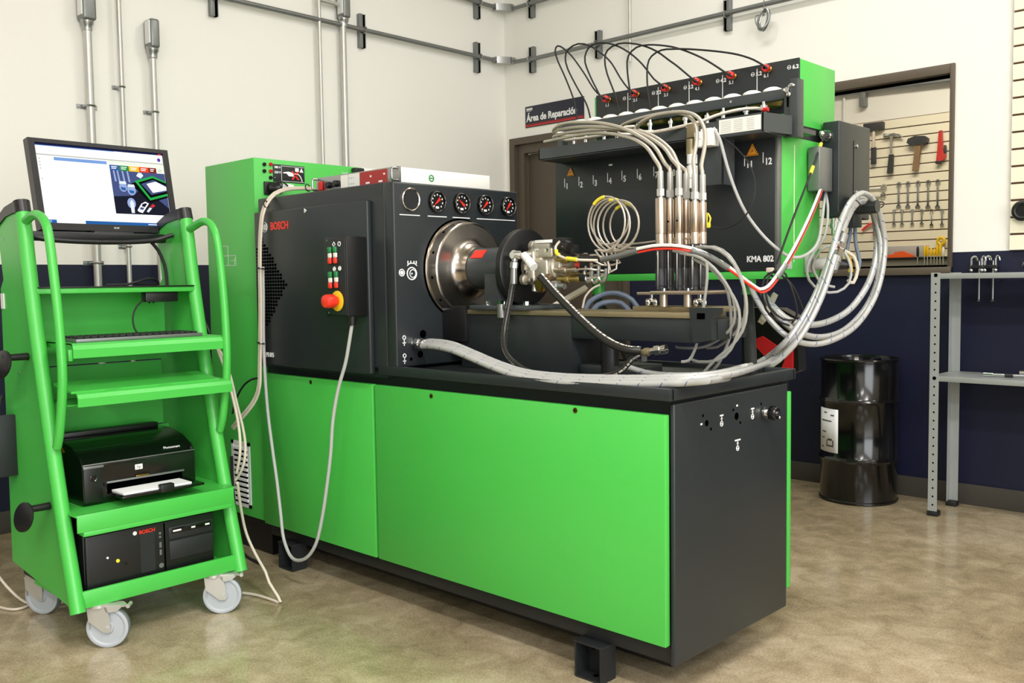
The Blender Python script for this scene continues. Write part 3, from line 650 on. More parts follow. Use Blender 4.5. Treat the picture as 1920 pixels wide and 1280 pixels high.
# pair of beige cables from the rack unit down the corner to the floor
base = [(-2.9041,1.99,1.4525),(-2.9974,1.99,1.4618),(-3.0641,1.975,1.4622),(-3.0945,1.945,1.4467),(-3.108,1.92,1.4143),(-3.1164,1.903,1.37),(-3.1279,1.898,1.2902),(-3.1327,1.895,1.1897),(-3.1341,1.893,1.0482),(-3.1414,1.893,0.9261),(-3.1526,1.893,0.8029),(-3.1563,1.89,0.7207),(-3.1781,1.885,0.668),(-3.206,1.87,0.6259),(-3.259,1.86,0.5806),(-3.3098,1.86,0.5441)]
base2 = [V(p) + V((.016, -.004, -.006)) for p in base]
wire('beige_cable', base, .0055, 'cable_beige', 'outer beige cable curving from the rack unit down the cabinet corner', group=None)
o = wire('beige_cable', base2, .0048, 'cable_beige', 'inner beige cable tied alongside another down the cabinet corner')
for p, s_ in (((-3.1034,1.91,1.4035), 'at their upper bend'), ((-3.1156,1.886,1.1631), 'beside the vent holes'), ((-3.1292,1.884,0.8801), 'lowest, level with the model lettering'), ((-2.9303,1.98,1.4559), 'right beside the rack unit')):
    tag(B().torus(V(p) + V((.007, 0, 0)), (.2, .1, 1) if p[2] < 1.4 else (1, .3, .2), .0135, .0022, 14, 6).obj('cable_tie', 'black'), 'black cable tie round the two beige cables, ' + s_, 'cable tie', 'cable ties on the beige cables')
wire('cord', [(-3.215,2.0145,1.4868),(-3.2,2.0272,1.501),(-3.19,2.045,1.5034),(-3.18,2.0622,1.4871)], .0035, 'rubber', parent=cab)
wire('dangling_cable', [(-3.151,1.89,0.7457),(-3.2306,1.9,0.7316),(-3.3096,1.91,0.6981),(-3.3753,1.915,0.6391),(-3.413,1.92,0.5811)], .004, 'rubber', 'black cord arching across the cabinet front behind the step trolley')
wire('power_cable', [(-3.1049,1.7,0.8682),(-3.076,1.7,0.8442),(-3.0635,1.72,0.7714),(-3.0568,1.74,0.6624),(-3.0331,1.745,0.5855),(-3.0101,1.74,0.5201),(-3.0083,1.73,0.4534),(-3.035,1.72,0.4044),(-3.0407,1.71,0.3935)] , .005, 'cable_beige', 'beige cable hanging in a long bow right of the step trolley', group=None)
wire('power_cable', [(-3.083,1.68,0.88),(-3.0214,1.68,0.7869),(-2.9785,1.685,0.6747),(-2.9518,1.685,0.5819),(-2.9443,1.68,0.5073),(-2.9706,1.68,0.437)], .005, 'cable_beige', 'second beige cable hanging just behind the trolley grab rail')
wire('power_cable', [(-2.88, 1.63, .42)] + [(-2.9236,1.665,0.3127),(-2.9364,1.69,0.2193),(-2.8933,1.7,0.1483),(-2.8333,1.7,0.0994),(-2.8112,1.7,0.0662)] + [(-2.76, 1.71, .008), (-2.82, 1.70, .008), (-2.92, 1.68, .008), (-3.05, 1.60, .008)], .005, 'cable_beige', 'beige cable dropping to the floor beside the right trolley caster')
tag(B().tube([(-3.45, 1.93, .4), (-3.44, 1.925, .3), (-3.43, 1.925, .18), (-3.42, 1.93, .05), (-3.35, 1.92, .008), (-3.2, 1.9, .008)], .006).obj('dangling_cable', 'rubber'), 'black cord hanging in front of the white filter grille', 'cable')

# ================================================================ measuring unit (quantity measuring device on its stand)
KY, KX0, KX1 = 2.75, -2.383, -1.441
ku = thing('measuring_unit', (-1.9, 2.95, 0), 'tall black and green quantity measuring unit on legs behind the bench', 'measuring unit')
B().box((KX0 + .02, KY + .02, 1.10), (KX1, 3.04, 1.556), .004).obj('body', 'green', ku)
kf = B().box((KX0, KY - .002, 1.122), (KX1 - .014, KY + .022, 1.560), .003).obj('front_panel', 'dark', ku)
B().box((KX1 - .014, KY - .003, 1.122), (KX1 - .002, KY + .022, 1.556), .002).obj('edge_profile', 'strut', ku)
B().box((KX0 + .12, KY - .004, 1.096), (KX1, KY + .03, 1.121), .002).obj('bottom_rail', 'green', ku)
B().box((KX1 - .001, KY + .10, 1.15), (KX1 + .0012, KY + .103, 1.53)).obj('side_seam', 'slat', ku)
# numbers 1-12
for n, (px) in enumerate([(-2.323,2.7472,1.4554),(-2.2517,2.7472,1.4557),(-2.1824,2.7472,1.456),(-2.1148,2.7472,1.4583),(-2.0491,2.7472,1.4605),(-1.9805,2.7472,1.4604),(-1.9092,2.7472,1.4617),(-1.8378,2.7472,1.4628),(-1.7642,2.7472,1.4653),(-1.6218,2.7472,1.4628),(-1.551,2.7472,1.4631),(-1.4843,2.7472,1.4669)]):
    text('channel_number', str(n + 1), (px[0] - .006, px[1], px[2] - .004), .030, 'white_print', kf, bold=.0008, sx=.85)
    B().box((px[0] - .013, px[1] - .0004, px[2] + .002), (px[0] - .0105, px[1] + .001, px[2] + .036)).obj('channel_mark', 'white_print', kf)
text('model_lettering', 'KMA 802', (-1.5542,2.7472,1.1527), .027, 'white_print', kf, bold=.0009, sx=.92)
def warn(c, s):
    o = B().prism([(c[0] - s, c[1], c[2] - s * .8), (c[0] + s, c[1], c[2] - s * .8), (c[0], c[1], c[2] + s * .95)], (0, -.0008, 0)).obj('warning_triangle', 'black', kf)
    B().prism([(c[0] - s * .88, c[1] - .0008, c[2] - s * .73), (c[0] + s * .88, c[1] - .0008, c[2] - s * .73), (c[0], c[1] - .0008, c[2] + s * .80)], (0, -.0006, 0)).obj('warning_field', 'sticker_orange', o)
    B().prism([(c[0] - s * .74, c[1] - .0014, c[2] - s * .64), (c[0] + s * .74, c[1] - .0014, c[2] - s * .64), (c[0], c[1] - .0014, c[2] + s * .64)], (0, -.0004, 0)).prism([(c[0] - s * .66, c[1] - .0016, c[2] - s * .60), (c[0] + s * .66, c[1] - .0016, c[2] - s * .60), (c[0], c[1] - .0016, c[2] + s * .55)], (0, .0008, 0)).obj('warning_line', 'black', o)
    B().prism([(c[0] - s * .64, c[1] - .0018, c[2] - s * .58), (c[0] + s * .64, c[1] - .0018, c[2] - s * .58), (c[0], c[1] - .0018, c[2] + s * .52)], (0, -.0006, 0)).obj('warning_inner', 'sticker_orange', o)
    B().tube([(c[0] - s * .2, c[1] - .0026, c[2] - s * .38), (c[0] - s * .05, c[1] - .0026, c[2] - s * .1), (c[0] + s * .1, c[1] - .0026, c[2] - s * .25), (c[0] + s * .02, c[1] - .0026, c[2] + s * .1)], .001, 5).obj('heat_symbol', 'frame', o)
warn((-2.3034,2.747,1.5144), .021); warn((-1.5336,2.747,1.5146), .026)
for p in ((-2.1116,2.747,1.5221),):
    B().box((p[0] - .008, p[1] - .001, p[2] - .003), (p[0] + .008, p[1], p[2] + .003)).obj('small_print', 'label', kf)
# upper cabinet with the channel connectors
UY = 2.89
ub = B().box((KX0 + .08, UY + .006, 1.598), (KX1, 3.15, 1.814), .003).obj('upper_cabinet', 'green', ku)
uf = B().box((KX0 + .092, UY, 1.60), (KX1 - .004, UY + .008, 1.818), .002).obj('upper_panel', 'dark', ku)
B().box((KX0 + .02, KY + .08, 1.545), (KX1 - .001, 3.12, 1.606)).obj('neck', 'black', ku)
CON = [(-2.2235,2.889,1.7922),(-2.0903,2.889,1.7929),(-1.9522,2.889,1.7917),(-1.8192,2.889,1.794),(-1.6829,2.889,1.7945),(-1.5502,2.889,1.7961)]
for i, p in enumerate(CON):
    c = B().lathe(p, (0, -1, 0), [(0, .011), (.006, .011), (.008, .008), (.022, .008), (.024, .011), (.034, .011), (.036, .005)], 14).obj('connector', 'brass', uf)
    B().lathe((p[0], p[1] - .016, p[2]), (0, -1, 0), [(0, .011), (.004, .013), (.016, .013), (.020, .009)], 14).obj('connector_cap', 'red', c)
    text('channel_lettering', '%d.1' % (i + 1), (p[0] - .022, UY - .0008, p[2] - .024), .016, 'white_print', uf, bold=.0004)
    text('channel_lettering', '%d.2' % (i + 1), (p[0] + .082, UY - .0008, p[2] - .012), .018, 'white_print', uf, bold=.0006)
    q = B().torus((p[0] + .070, UY - .0004, p[2] - .005), (0, 1, 0), .006, .0011, 14, 5).box((p[0] + .064, UY - .001, p[2] - .0065), (p[0] + .076, UY, p[2] - .0045)); q.obj('channel_symbol', 'label', uf)
    if i: B().box((p[0] - .048, UY - .0008, 1.70), (p[0] - .0455, UY + .001, 1.806)).obj('divider_line', 'label', uf)
# drip bar, nozzle holders and tray
B().box((KX0 - .005, 2.776, 1.668), (KX1 + .008, 2.80, 1.701), .002).box((KX0 - .006, 2.772, 1.56), (KX0 + .016, 2.81, 1.71), .002).obj('clamp_bar', 'dark_metal', ku)
po = B().box((KX1 + .004, 2.772, 1.546), (KX1 + .032, 2.795, 1.705), .002).box((KX1 + .032, 2.755, 1.540), (KX1 + .060, 2.795, 1.722), .002).box((KX1 - .002, 2.79, 1.56), (KX1 + .05, 2.90, 1.575)).obj('bar_post', 'dark_metal', ku)
B().box((KX1 + .014, 2.7712, 1.64), (KX1 + .020, 2.7725, 1.675)).obj('post_slot', 'hole', po)
c = V((KX1 + .024, 2.77, 1.690))
B().cyl(c + V((0, .004, 0)), c + V((0, -.02, 0)), .008).ball(c + V((.014, -.016, .012)), .008, (1.5, .5, .8)).ball(c + V((.004, -.016, -.014)), .008, (1, .5, 1.1)).ball(c + V((-.010, -.016, .0)), .006).obj('wing_nut', 'chrome', po)
for k in range(12):
    x = KX0 + .055 + k * .0742
    n_ = B().lathe((x, 2.84, 1.703), (0, 0, 1), [(0, .034), (.006, .034), (.014, .029), (.020, .016), (.022, 0)], 20).obj('nozzle_cap', 'white', ku)
    B().lathe((x, 2.84, 1.703), (0, 0, -1), [(0, .033), (.022, .033), (.030, .030), (.042, .026), (.044, .012), (.044, 0)], 20).obj('nozzle_cup', 'olive', n_)
    B().lathe((x, 2.78 if k % 2 else 2.80, 1.67), (0, 0, -1), [(0, .006), (.012, .006), (.012, .012), (.022, .012), (.022, .008), (.058, .008), (.058, .015), (.082, .015)], 12).obj('nozzle_fitting', 'chrome', n_)
    if k % 2: B().lathe((x + .03, 2.768, 1.60), (0, -1, 0), [(0, .006), (.012, .006), (.014, .004)], 10).obj('test_plug', 'red', n_)
B().box((KX0 + .06, 2.872, 1.605), (KX1, 2.88, 1.64)).obj('back_strip', 'green', ku)
tr = B().prism([(-2.352, 2.62, 1.552), (-2.352, 2.62, 1.594), (-1.588, 2.62, 1.594), (-1.588, 2.62, 1.552)], (0, .004, 0)).box((-2.352, 2.62, 1.550), (-1.44, 2.775, 1.555)).box((-2.352, 2.62, 1.552), (-2.348, 2.775, 1.594))
tr.prism([(-1.588, 2.616, 1.548), (-1.422, 2.616, 1.548), (-1.422, 2.616, 1.606), (-1.588, 2.616, 1.606)], (0, .004, 0)).prism([(-1.424, 2.616, 1.548), (-1.424, 2.616, 1.606), (-1.395, 2.745, 1.606), (-1.395, 2.745, 1.548)], (-.004, 0, 0)).box((-1.588, 2.618, 1.545), (-1.42, 2.75, 1.549)).box((-2.35, 2.77, 1.552), (-1.40, 2.775, 1.594))
tr = tr.obj('drip_tray', 'dark_metal', ku)
t0 = B().box((-1.578, 2.6148, 1.555), (-1.432, 2.6165, 1.600)).obj('instruction_label', 'white', tr)
q = B()
for r_ in range(7):
    for s_ in range(3):
        q.box((-1.572 + s_ * .046, 2.6142, 1.560 + r_ * .0054), (-1.572 + s_ * .046 + .038 - .006 * ((r_ * 3 + s_) % 3), 2.615, 1.5615 + r_ * .0054))
stuff(q.obj('label_print', 'cable_grey', t0))
for p in ((-1.8508,2.775,1.7607), ):
    pass
for x in (-1.86, -1.63): B().cyl((x, 2.7765, 1.686), (x, 2.774, 1.686), .004, n=10).obj('bar_screw', 'chrome', ku)
# hanging bracket with white terminal box
bk = B().box((-1.700, 2.628, 1.40), (-1.572, 2.634, 1.60), .001).box((-1.576, 2.628, 1.40), (-1.572, 2.70, 1.60)).obj('hanging_bracket', 'dark_metal', ku)
B().box((-1.625, 2.58, 1.520), (-1.585, 2.628, 1.575), .003).obj('terminal_box', 'white', bk)
for zz in (1.555, 1.530): B().box((-1.645, 2.575, zz - .012), (-1.622, 2.61, zz + .012), .003).obj('terminal_plug', 'label', bk)
v_ = B().box((-1.690, 2.60, 1.555), (-1.655, 2.63, 1.60), .003).cyl((-1.672, 2.60, 1.55), (-1.672, 2.60, 1.50), .016, n=14).obj('valve_body', 'bed', bk)
B().lathe((-1.665, 2.595, 1.50), (0, 0, -1), [(0, .017), (.03, .017), (.03, .012), (.036, .012), (.036, .018), (.075, .018), (.075, .013), (.08, .013), (.08, .018), (.108, .018)], 14).obj('valve_coil', 'label', v_)
# side box
SX0, SX1, SY0, SY1 = -1.432, -1.372, 3.035, 3.285
sb = B().box((SX0, SY0, 1.30), (SX1, SY1, 1.622), .005, 3).obj('side_box', 'dark', ku)
B().box((SX1 - .0003, SY0 + .110, 1.34), (SX1 + .0008, SY0 + .113, 1.565)).obj('box_slot', 'hole', sb)
for zz in (1.548, 1.39): B().lathe((SX1, SY0 + .135, zz), (1, 0, 0), [(0, .007), (.003, .007), (.005, .004), (.005, 0)], 12).obj('box_screw', 'chrome', sb)
B().lathe((SX0 + .02, SY0, 1.575), (0, -1, 0), [(0, .018), (.006, .018), (.006, .012), (.02, .012), (.02, .016), (.03, .016), (.03, .008)], 14).ball((SX0 + .010, SY0 - .028, 1.58), .011).obj('box_gland', 'chrome', sb)
B().box((SX0 - .004, SY0 - .10, 1.385), (SX0 + .040, SY0 - .005, 1.53), .005).obj('plug_housing', 'strut', sb)
B().lathe((SX0 + .018, SY0 - .05, 1.385), (0, 0, -1), [(0, .014), (.02, .010), (.03, .008)], 12).obj('plug_boot', 'black', sb)
hk = B().cyl((SX1 - .02, 3.165, 1.338), (SX1 + .078, 3.165, 1.338), .024, n=8).box((SX1 - .03, 3.13, 1.27), (SX1 + .010, 3.20, 1.345), .004).obj('hose_hook', 'dark', ku)
for yy in (.03, .06): B().lathe((SX0 + .03, SY0 + yy, 1.30), (0, 0, -1), [(0, .012), (.018, .012), (.018, .015), (.034, .015), (.034, .010), (.06, .010)], 12).obj('box_fitting', 'chrome', sb)
pg = (-1.44,2.9748,1.1349)
sk = B().box((KX1, pg[1] - .05, 1.115), (KX1 + .012, pg[1] + .02, 1.175), .003).cyl((KX1 + .01, pg[1] - .01, 1.145), (KX1 + .05, pg[1] + .03, 1.145), .02, n=14).obj('socket_outlet', 'cable_grey', ku)
B().cyl((KX1 + .05, pg[1] + .03, 1.145), (KX1 + .10, pg[1] + .07, 1.14), .022, .016, n=14).obj('socket_plug', 'black', ku)
for p in ((-1.44,2.8191,1.1398), (-1.44,2.8228,1.1295))[:1]: B().box((KX1, p[1] - .018, p[2] - .012), (KX1 + .0015, p[1] + .018, p[2] + .014)).obj('rating_plate', 'cable_grey', ku)
# stand: two bent legs on the rear edge of the bench worktop
for top, bot in (((-2.2316,2.82,1.0594), (-1.8786,2.3986,0.812)), ((-1.5872,2.82,1.057), (-1.4325,2.6657,0.812))):
    d = (V(bot) - V(top)).normalized()
    B().cyl((top[0], top[1], 1.10), (top[0], top[1], 1.045), .024, n=18).obj('leg_collar', 'green', ku)
    bt = V((bot[0], 2.56, .812)) if bot[1] > 2.585 or bot[1] < 2.45 else V(bot)
    B().tube([(top[0], top[1], 1.06), (top[0], top[1] - .004, 1.02), V((top[0], top[1], 1.02)) * .5 + bt * .5, bt], .0195, 14, step=.05).obj('leg', 'rubber', ku)
    B().cyl(bt, bt + V((0, 0, .012)), .034, n=20).obj('leg_foot', 'darker', ku)
for a, b_ in (((-2.4497,2.8,0.9944), (-2.4413,3.0,1.068)), ((-1.5721,2.88,0.9504), (-1.5884,3.0,1.039))):
    B().tube([a, b_], .014, 4, smooth=False).obj('stand_brace', 'cable_beige', ku)
# ================================================================ injector bracket and test injectors
br = thing('injector_bracket', (-1.48, 2.25, 1.02), 'flat steel bracket plate on two posts carrying the test injectors on the bed', 'bracket')
B().box((-1.600, 2.20, 1.056), (-1.545, 2.31, 1.064), .001).box((-1.55, 2.195, 1.057), (-1.362, 2.31, 1.067), .001).obj('plate', 'satin', br)
for x in (-1.517, -1.437):
    B().cyl((x, 2.215, 1.022), (x, 2.215, 1.058), .011, n=16).obj('post', 'satin', br)
    B().cyl((x, 2.215, 1.067), (x, 2.215, 1.074), .009, n=12).obj('post_screw', 'chrome', br)
for x in (-1.562, -1.40):
    o = B().cyl((x, 2.22, 1.056), (x, 2.22, 1.036), .006).ball((x - .013, 2.22, 1.034), .011, (.8, .5, 1.1)).ball((x + .013, 2.22, 1.034), .011, (.8, .5, 1.1)).ball((x, 2.22, 1.042), .008).obj('wing_nut', 'chrome', br)
INJ = [((-1.5395,2.235,1.1986), .0150, 2.235, 1.332), ((-1.5236,2.26,1.1985), .0112, 2.26, 1.329), ((-1.4837,2.245,1.1967), .0112, 2.245, 1.330), ((-1.476,2.27,1.1969), .0106, 2.27, 1.322), ((-1.4317,2.245,1.1948), .0120, 2.245, 1.316), ((-1.4161,2.26,1.1945), .0112, 2.26, 1.313)]
ORD = ['first from the left, the thickest one', 'second from the left', 'third from the left', 'fourth from the left, the thinnest one', 'fifth from the left', 'rightmost, next to the yellow connector']
for i, (p, r, y, zt) in enumerate(INJ):
    t = thing('test_injector', (p[0], y, 1.067), 'upright steel test injector in the bracket, ' + ORD[i], 'injector', 'test injectors in the bracket')
    x = p[0]
    B().lathe((x, y, 1.198), (0, 0, 1), [(0, r * .98), (.03, r * .98), (.031, r * .94), (.033, r * .94), (.034, r), (zt - 1.20, r), (zt - 1.198, r * .92)], 20).obj('holder_body', 'satin', t)
    B().lathe((x, y, 1.068), (0, 0, 1), [(0, r * .9), (.012, r * .9), (.014, r * 1.05), (.06, r * 1.05), (.062, r * .98), (.064, r * .98), (.066, r * 1.05), (.130, r * 1.02)], 20).obj('lower_body', 'darker', t)
    B().cyl((x, y - r * .9, 1.072), (x, y - r * .9, 1.196), .0035, n=8).obj('leak_line', 'chrome', t)
    B().cyl((x, y, zt - .002), (x, y, zt + .006), .007).hexa((x, y, zt + .006), (x, y, zt + .026), .012).lathe((x, y, zt + .026), (0, 0, 1), [(0, .0085), (.002, .0092), (.05, .0085), (.052, .006)], 14).obj('hose_fitting', 'emt', t)
    if i in (1, 2): B().cyl((x, y - r * .97, 1.265), (x, y - r - .0006, 1.265), .003, n=8).obj('relief_hole', 'hole', t)
def itop(i): p, r, y, zt = INJ[i]; return [(p[0], y, zt + .06), (p[0] - .001, y, zt + .085)]
HG = 'steel hoses from the injectors to the measuring unit'
hoses = [
 [(-1.5671,2.25,1.4439),(-1.6296,2.2963,1.49),(-1.7078,2.3425,1.527),(-1.7973,2.3887,1.5551),(-1.8905,2.435,1.5777),(-1.9875,2.4813,1.594),(-2.1055,2.5275,1.6037),(-2.2193,2.5737,1.6103),(-2.3222,2.62,1.6169)],
 [(-1.5477,2.27,1.4329),(-1.6119,2.3092,1.4924),(-1.702,2.3483,1.5414),(-1.7961,2.3875,1.5798),(-1.9034,2.4267,1.6111),(-2.0161,2.4658,1.6332),(-2.12,2.505,1.6472),(-2.1982,2.5442,1.6482),(-2.2451,2.5833,1.6411),(-2.2225,2.6225,1.6367),(-2.1492,2.6617,1.6416),(-2.0628,2.7008,1.6447),(-1.9973,2.74,1.6466)],
 [(-1.5153,2.26,1.4396),(-1.5771,2.308,1.4854),(-1.6679,2.356,1.5318),(-1.7731,2.404,1.5688),(-1.8946,2.452,1.599),(-2.0466,2.5,1.6247),(-2.184,2.548,1.6375),(-2.2561,2.596,1.6418),(-2.2537,2.644,1.6348),(-2.2041,2.692,1.6398),(-2.1419,2.74,1.6529)],
 [(-1.5154,2.29,1.4299),(-1.5711,2.335,1.481),(-1.6553,2.38,1.5311),(-1.7472,2.425,1.5646),(-1.8648,2.47,1.5903),(-2.0121,2.515,1.6113),(-2.1695,2.56,1.6239),(-2.2642,2.605,1.6263),(-2.241,2.65,1.6184),(-2.1814,2.695,1.6238),(-2.0929,2.74,1.6334)],
 [(-1.446,2.26,1.4282),(-1.4661,2.3055,1.4791),(-1.4914,2.3509,1.5245),(-1.5312,2.3964,1.5653),(-1.5866,2.4418,1.5967),(-1.6651,2.4873,1.6207),(-1.7508,2.5327,1.6325),(-1.8573,2.5782,1.638),(-1.9622,2.6236,1.635),(-2.0269,2.6691,1.622),(-2.0023,2.7145,1.6163),(-1.9309,2.76,1.6237)],
 [(-1.4263,2.27,1.4182),(-1.435,2.3006,1.4693),(-1.4523,2.3312,1.5178),(-1.4839,2.3619,1.5554),(-1.525,2.3925,1.5828),(-1.5858,2.4231,1.604),(-1.6663,2.4537,1.6152),(-1.7439,2.4844,1.6175),(-1.8118,2.515,1.6093),(-1.8427,2.5456,1.5957),(-1.8087,2.5762,1.5861),(-1.7392,2.6069,1.5948),(-1.6671,2.6375,1.6081),(-1.6163,2.6681,1.6273),(-1.5565,2.6987,1.6399),(-1.5165,2.7294,1.6432),(-1.505,2.76,1.642)],
]
HL = ['grey steel hose with its open end sticking out at far left of the tray', 'steel hose of the second injector, topmost of the left arches', 'steel hose of the third injector bending left over the tray', 'steel hose of the fourth injector bending lowest left over the tray',
      'steel hose rising from the fifth injector past the white terminal box', 'steel hose of the rightmost injector, running right to a red tip']
for i, h in enumerate(hoses):
    o = wire('steel_hose', itop(i) + h, .0058, 'steel_braid', HL[i], 'hose', HG, n=10)
c = (-1.4974,2.76,1.641)
tag(B().cyl(V(c) - V((.010, 0, 0)), V(c) + V((.012, 0, -.001)), .0075, n=10).obj('hose_tip', 'red'), 'small red tip on the end of the steel hose at the tray', 'cap')

# black return lines from the red connectors, looping up and down into the tray
LOOPS = [
 [(-2.2009,2.853,1.7843),(-2.2347,2.8505,1.8029),(-2.2688,2.8479,1.8359),(-2.3134,2.8454,1.9013),(-2.3722,2.8428,1.9762),(-2.4106,2.8403,2.0114),(-2.4387,2.8377,2.0264),(-2.4506,2.8352,2.0115),(-2.4379,2.8326,1.9715),(-2.3927,2.8301,1.8893),(-2.3483,2.8275,1.794),(-2.3337,2.825,1.7242)],
 [(-2.0715,2.853,1.7872),(-2.1038,2.8507,1.8093),(-2.1412,2.8483,1.8561),(-2.179,2.846,1.9152),(-2.2226,2.8437,1.9581),(-2.28,2.8413,1.9981),(-2.3361,2.839,2.016),(-2.383,2.8367,2.0038),(-2.3978,2.8343,1.9752),(-2.3855,2.832,1.9296),(-2.3386,2.8297,1.8521),(-2.287,2.8273,1.7752),(-2.2649,2.825,1.7112)],
 [(-1.9347,2.853,1.786),(-1.9538,2.8507,1.8),(-1.9893,2.8483,1.8281),(-2.0393,2.846,1.8896),(-2.0976,2.8437,1.9419),(-2.1623,2.8413,1.9806),(-2.2236,2.839,1.9993),(-2.2684,2.8367,1.9972),(-2.293,2.8343,1.9751),(-2.2968,2.832,1.937),(-2.2642,2.8297,1.8689),(-2.2167,2.8273,1.7873),(-2.1977,2.825,1.7186)],
 [(-1.8052,2.853,1.7885),(-1.8211,2.8507,1.7981),(-1.8882,2.8483,1.8569),(-1.9182,2.846,1.8804),(-1.9738,2.8437,1.9237),(-2.0355,2.8413,1.9555),(-2.089,2.839,1.9726),(-2.1413,2.8367,1.9798),(-2.1898,2.8343,1.9647),(-2.201,2.832,1.9306),(-2.1895,2.8297,1.8789),(-2.1484,2.8273,1.7873),(-2.1273,2.825,1.7172)],
 [(-1.6721,2.853,1.7875),(-1.6911,2.8502,1.8009),(-1.7757,2.8474,1.8617),(-1.8654,2.8446,1.9101),(-1.931,2.8418,1.9346),(-2.0078,2.839,1.9519),(-2.0581,2.8362,1.951),(-2.0925,2.8334,1.9258),(-2.0957,2.8306,1.8812),(-2.0821,2.8278,1.799),(-2.0613,2.825,1.72)],
 [(-1.5386,2.853,1.7904),(-1.545,2.8505,1.798),(-1.5868,2.8479,1.8274),(-1.6474,2.8454,1.8552),(-1.7283,2.8428,1.8798),(-1.8361,2.8403,1.906),(-1.9011,2.8377,1.9173),(-1.9472,2.8352,1.9213),(-1.9872,2.8326,1.9072),(-2.0043,2.8301,1.8755),(-2.0029,2.8275,1.8005),(-1.9899,2.825,1.718)],
]
LN = ['leftmost black return line before the wall sign', 'second black return line from the left', 'third black return line from the left',
      'fourth black return line from the left', 'fifth black return line from the left', 'rightmost and longest black return line']
for i, l in enumerate(LOOPS):
    wire('return_line', l, .0034, 'rubber', LN[i] + ', looping above the measuring unit', 'hose', 'black return lines above the measuring unit')
# ================================================================ injection pump clamped to the flange
pp = thing('injection_pump', (-1.98, 2.234, 1.05), 'bare aluminium diesel injection pump clamped against the black flange', 'pump')
PX0 = -2.034
q = B().lathe((PX0, AY, AZ), (1, 0, 0), [(0, .060), (.018, .064), (.020, .054), (.050, .052), (.058, .058), (.075, .058), (.080, .050), (.118, .047), (.122, .040), (.140, .038), (.146, .030)], 32)
for a in (100, 215, 325):
    d = V((0, math.cos(math.radians(a)), math.sin(math.radians(a)))); c = V((PX0 + .004, AY, AZ)) + d * .068
    q.lathe(c, (1, 0, 0), [(0, .018), (.014, .018), (.016, .015), (.016, 0)], 14)
q.obj('pump_body', 'cast', pp)
q = B().box((PX0 + .03, AY - .052, AZ + .028), (PX0 + .125, AY + .03, AZ + .058), .006, 3).box((PX0 + .045, AY - .05, AZ + .055), (PX0 + .11, AY + .01, AZ + .072), .004).box((PX0 + .008, AY - .066, AZ + .008), (PX0 + .06, AY - .03, AZ + .05), .008, 3).box((PX0 + .012, AY - .062, AZ - .05), (PX0 + .055, AY - .02, AZ + .0), .01, 3).box((PX0 + .06, AY - .06, AZ - .028), (PX0 + .11, AY - .01, AZ + .022), .008, 3)
q.obj('valve_block', 'cast', pp)
for x, z, r in ((.020, .040, .007), (.050, .040, .007), (.074, .052, .006), (.115, .050, .006), (.026, -.015, .006), (.050, -.040, .006)):
    B().cyl((PX0 + x, AY - .064, AZ + z), (PX0 + x, AY - .072, AZ + z), r, n=6).obj('cap_screw', 'chrome', pp)
B().box((PX0 + .046, AY - .045, AZ + .074), (PX0 + .118, AY - .005, AZ + .084), .002).box((PX0 + .058, AY - .048, AZ + .060), (PX0 + .105, AY - .044, AZ + .071), .001).obj('top_plate', 'label', pp)
B().box((PX0 + .120, AY - .045, AZ + .052), (PX0 + .165, AY + .005, AZ + .088), .004).box((PX0 + .14, AY - .03, AZ + .03), (PX0 + .185, AY + .01, AZ + .066), .004).cyl((PX0 + .16, AY - .03, AZ + .065), (PX0 + .185, AY - .034, AZ + .058), .017, n=14).obj('connector_block', 'black', pp)
B().lathe((PX0 + .075, AY - .035, AZ - .058), (0, -1, -.1), [(-.02, .018), (.0, .018), (.002, .022), (.016, .022), (.018, .016), (.026, .016)], 16).obj('metering_valve', 'brass', pp)
q = B().lathe((PX0 + .095, AY - .048, AZ - .060), (1, -.1, -.03), [(0, .012), (.012, .012), (.012, .016), (.022, .016), (.022, .012), (.034, .012), (.034, .017), (.058, .017), (.060, .011), (.085, .009)], 14)
q.lathe((PX0 + .05, AY - .045, AZ - .060), (0, -.3, -1), [(0, .012), (.02, .012), (.02, .009)], 12)
q.obj('return_fitting', 'galv', pp)
# high-pressure outlets (bodies of the fittings)
for k, (yy, zz) in enumerate(((-.030, .020), (-.036, -.012), (-.024, -.040), (.012, .030), (.02, -.03), (.036, .0))):
    B().lathe((PX0 + .125, AY + yy, AZ + zz), (1, 0, 0), [(0, .008), (.03, .0085), (.032, .012), (.046, .012), (.048, .008), (.075, .0075), (.077, .0105), (.088, .0105), (.09, .006)], 12).obj('outlet_union', 'olive' if k % 2 == 0 else 'satin', pp)
# banjo fitting and hose of the inlet
a = (-2.0217,2.135,1.183); b_ = (-2.0326,2.135,1.1042)
B().lathe((a[0], 2.15, a[2]), (0, -1, 0), [(-.02, .010), (0, .010), (0, .016), (.022, .016), (.022, .011), (.03, .011), (.03, .0)], 14).obj('banjo_bolt', 'chrome', pp)
B().tube([(a[0], 2.137, a[2]), (a[0] - .001, 2.132, a[2] - .022)], .010, 12).hexa((a[0] - .001, 2.132, a[2] - .022), (a[0] - .003, 2.131, a[2] - .040), .0135).lathe((a[0] - .003, 2.131, a[2] - .040), (-.05, 0, -1), [(0, .0105), (.03, .0115), (.034, .0115), (.034, .012), (.05, .012), (.05, .008)], 14).obj('hose_end', 'galv', pp)
a2 = (-1.9712,2.125,1.1781); b2 = (-1.9005,2.11,1.124)
d = (V(b2) - V(a2)).normalized()
B().ball(a2, .013).lathe(a2, d, [(0, .0125), (.022, .0125), (.022, .0105), (.026, .0105), (.026, .0135), (.06, .0135), (.06, .010)], 14).obj('hose_end', 'label', pp)

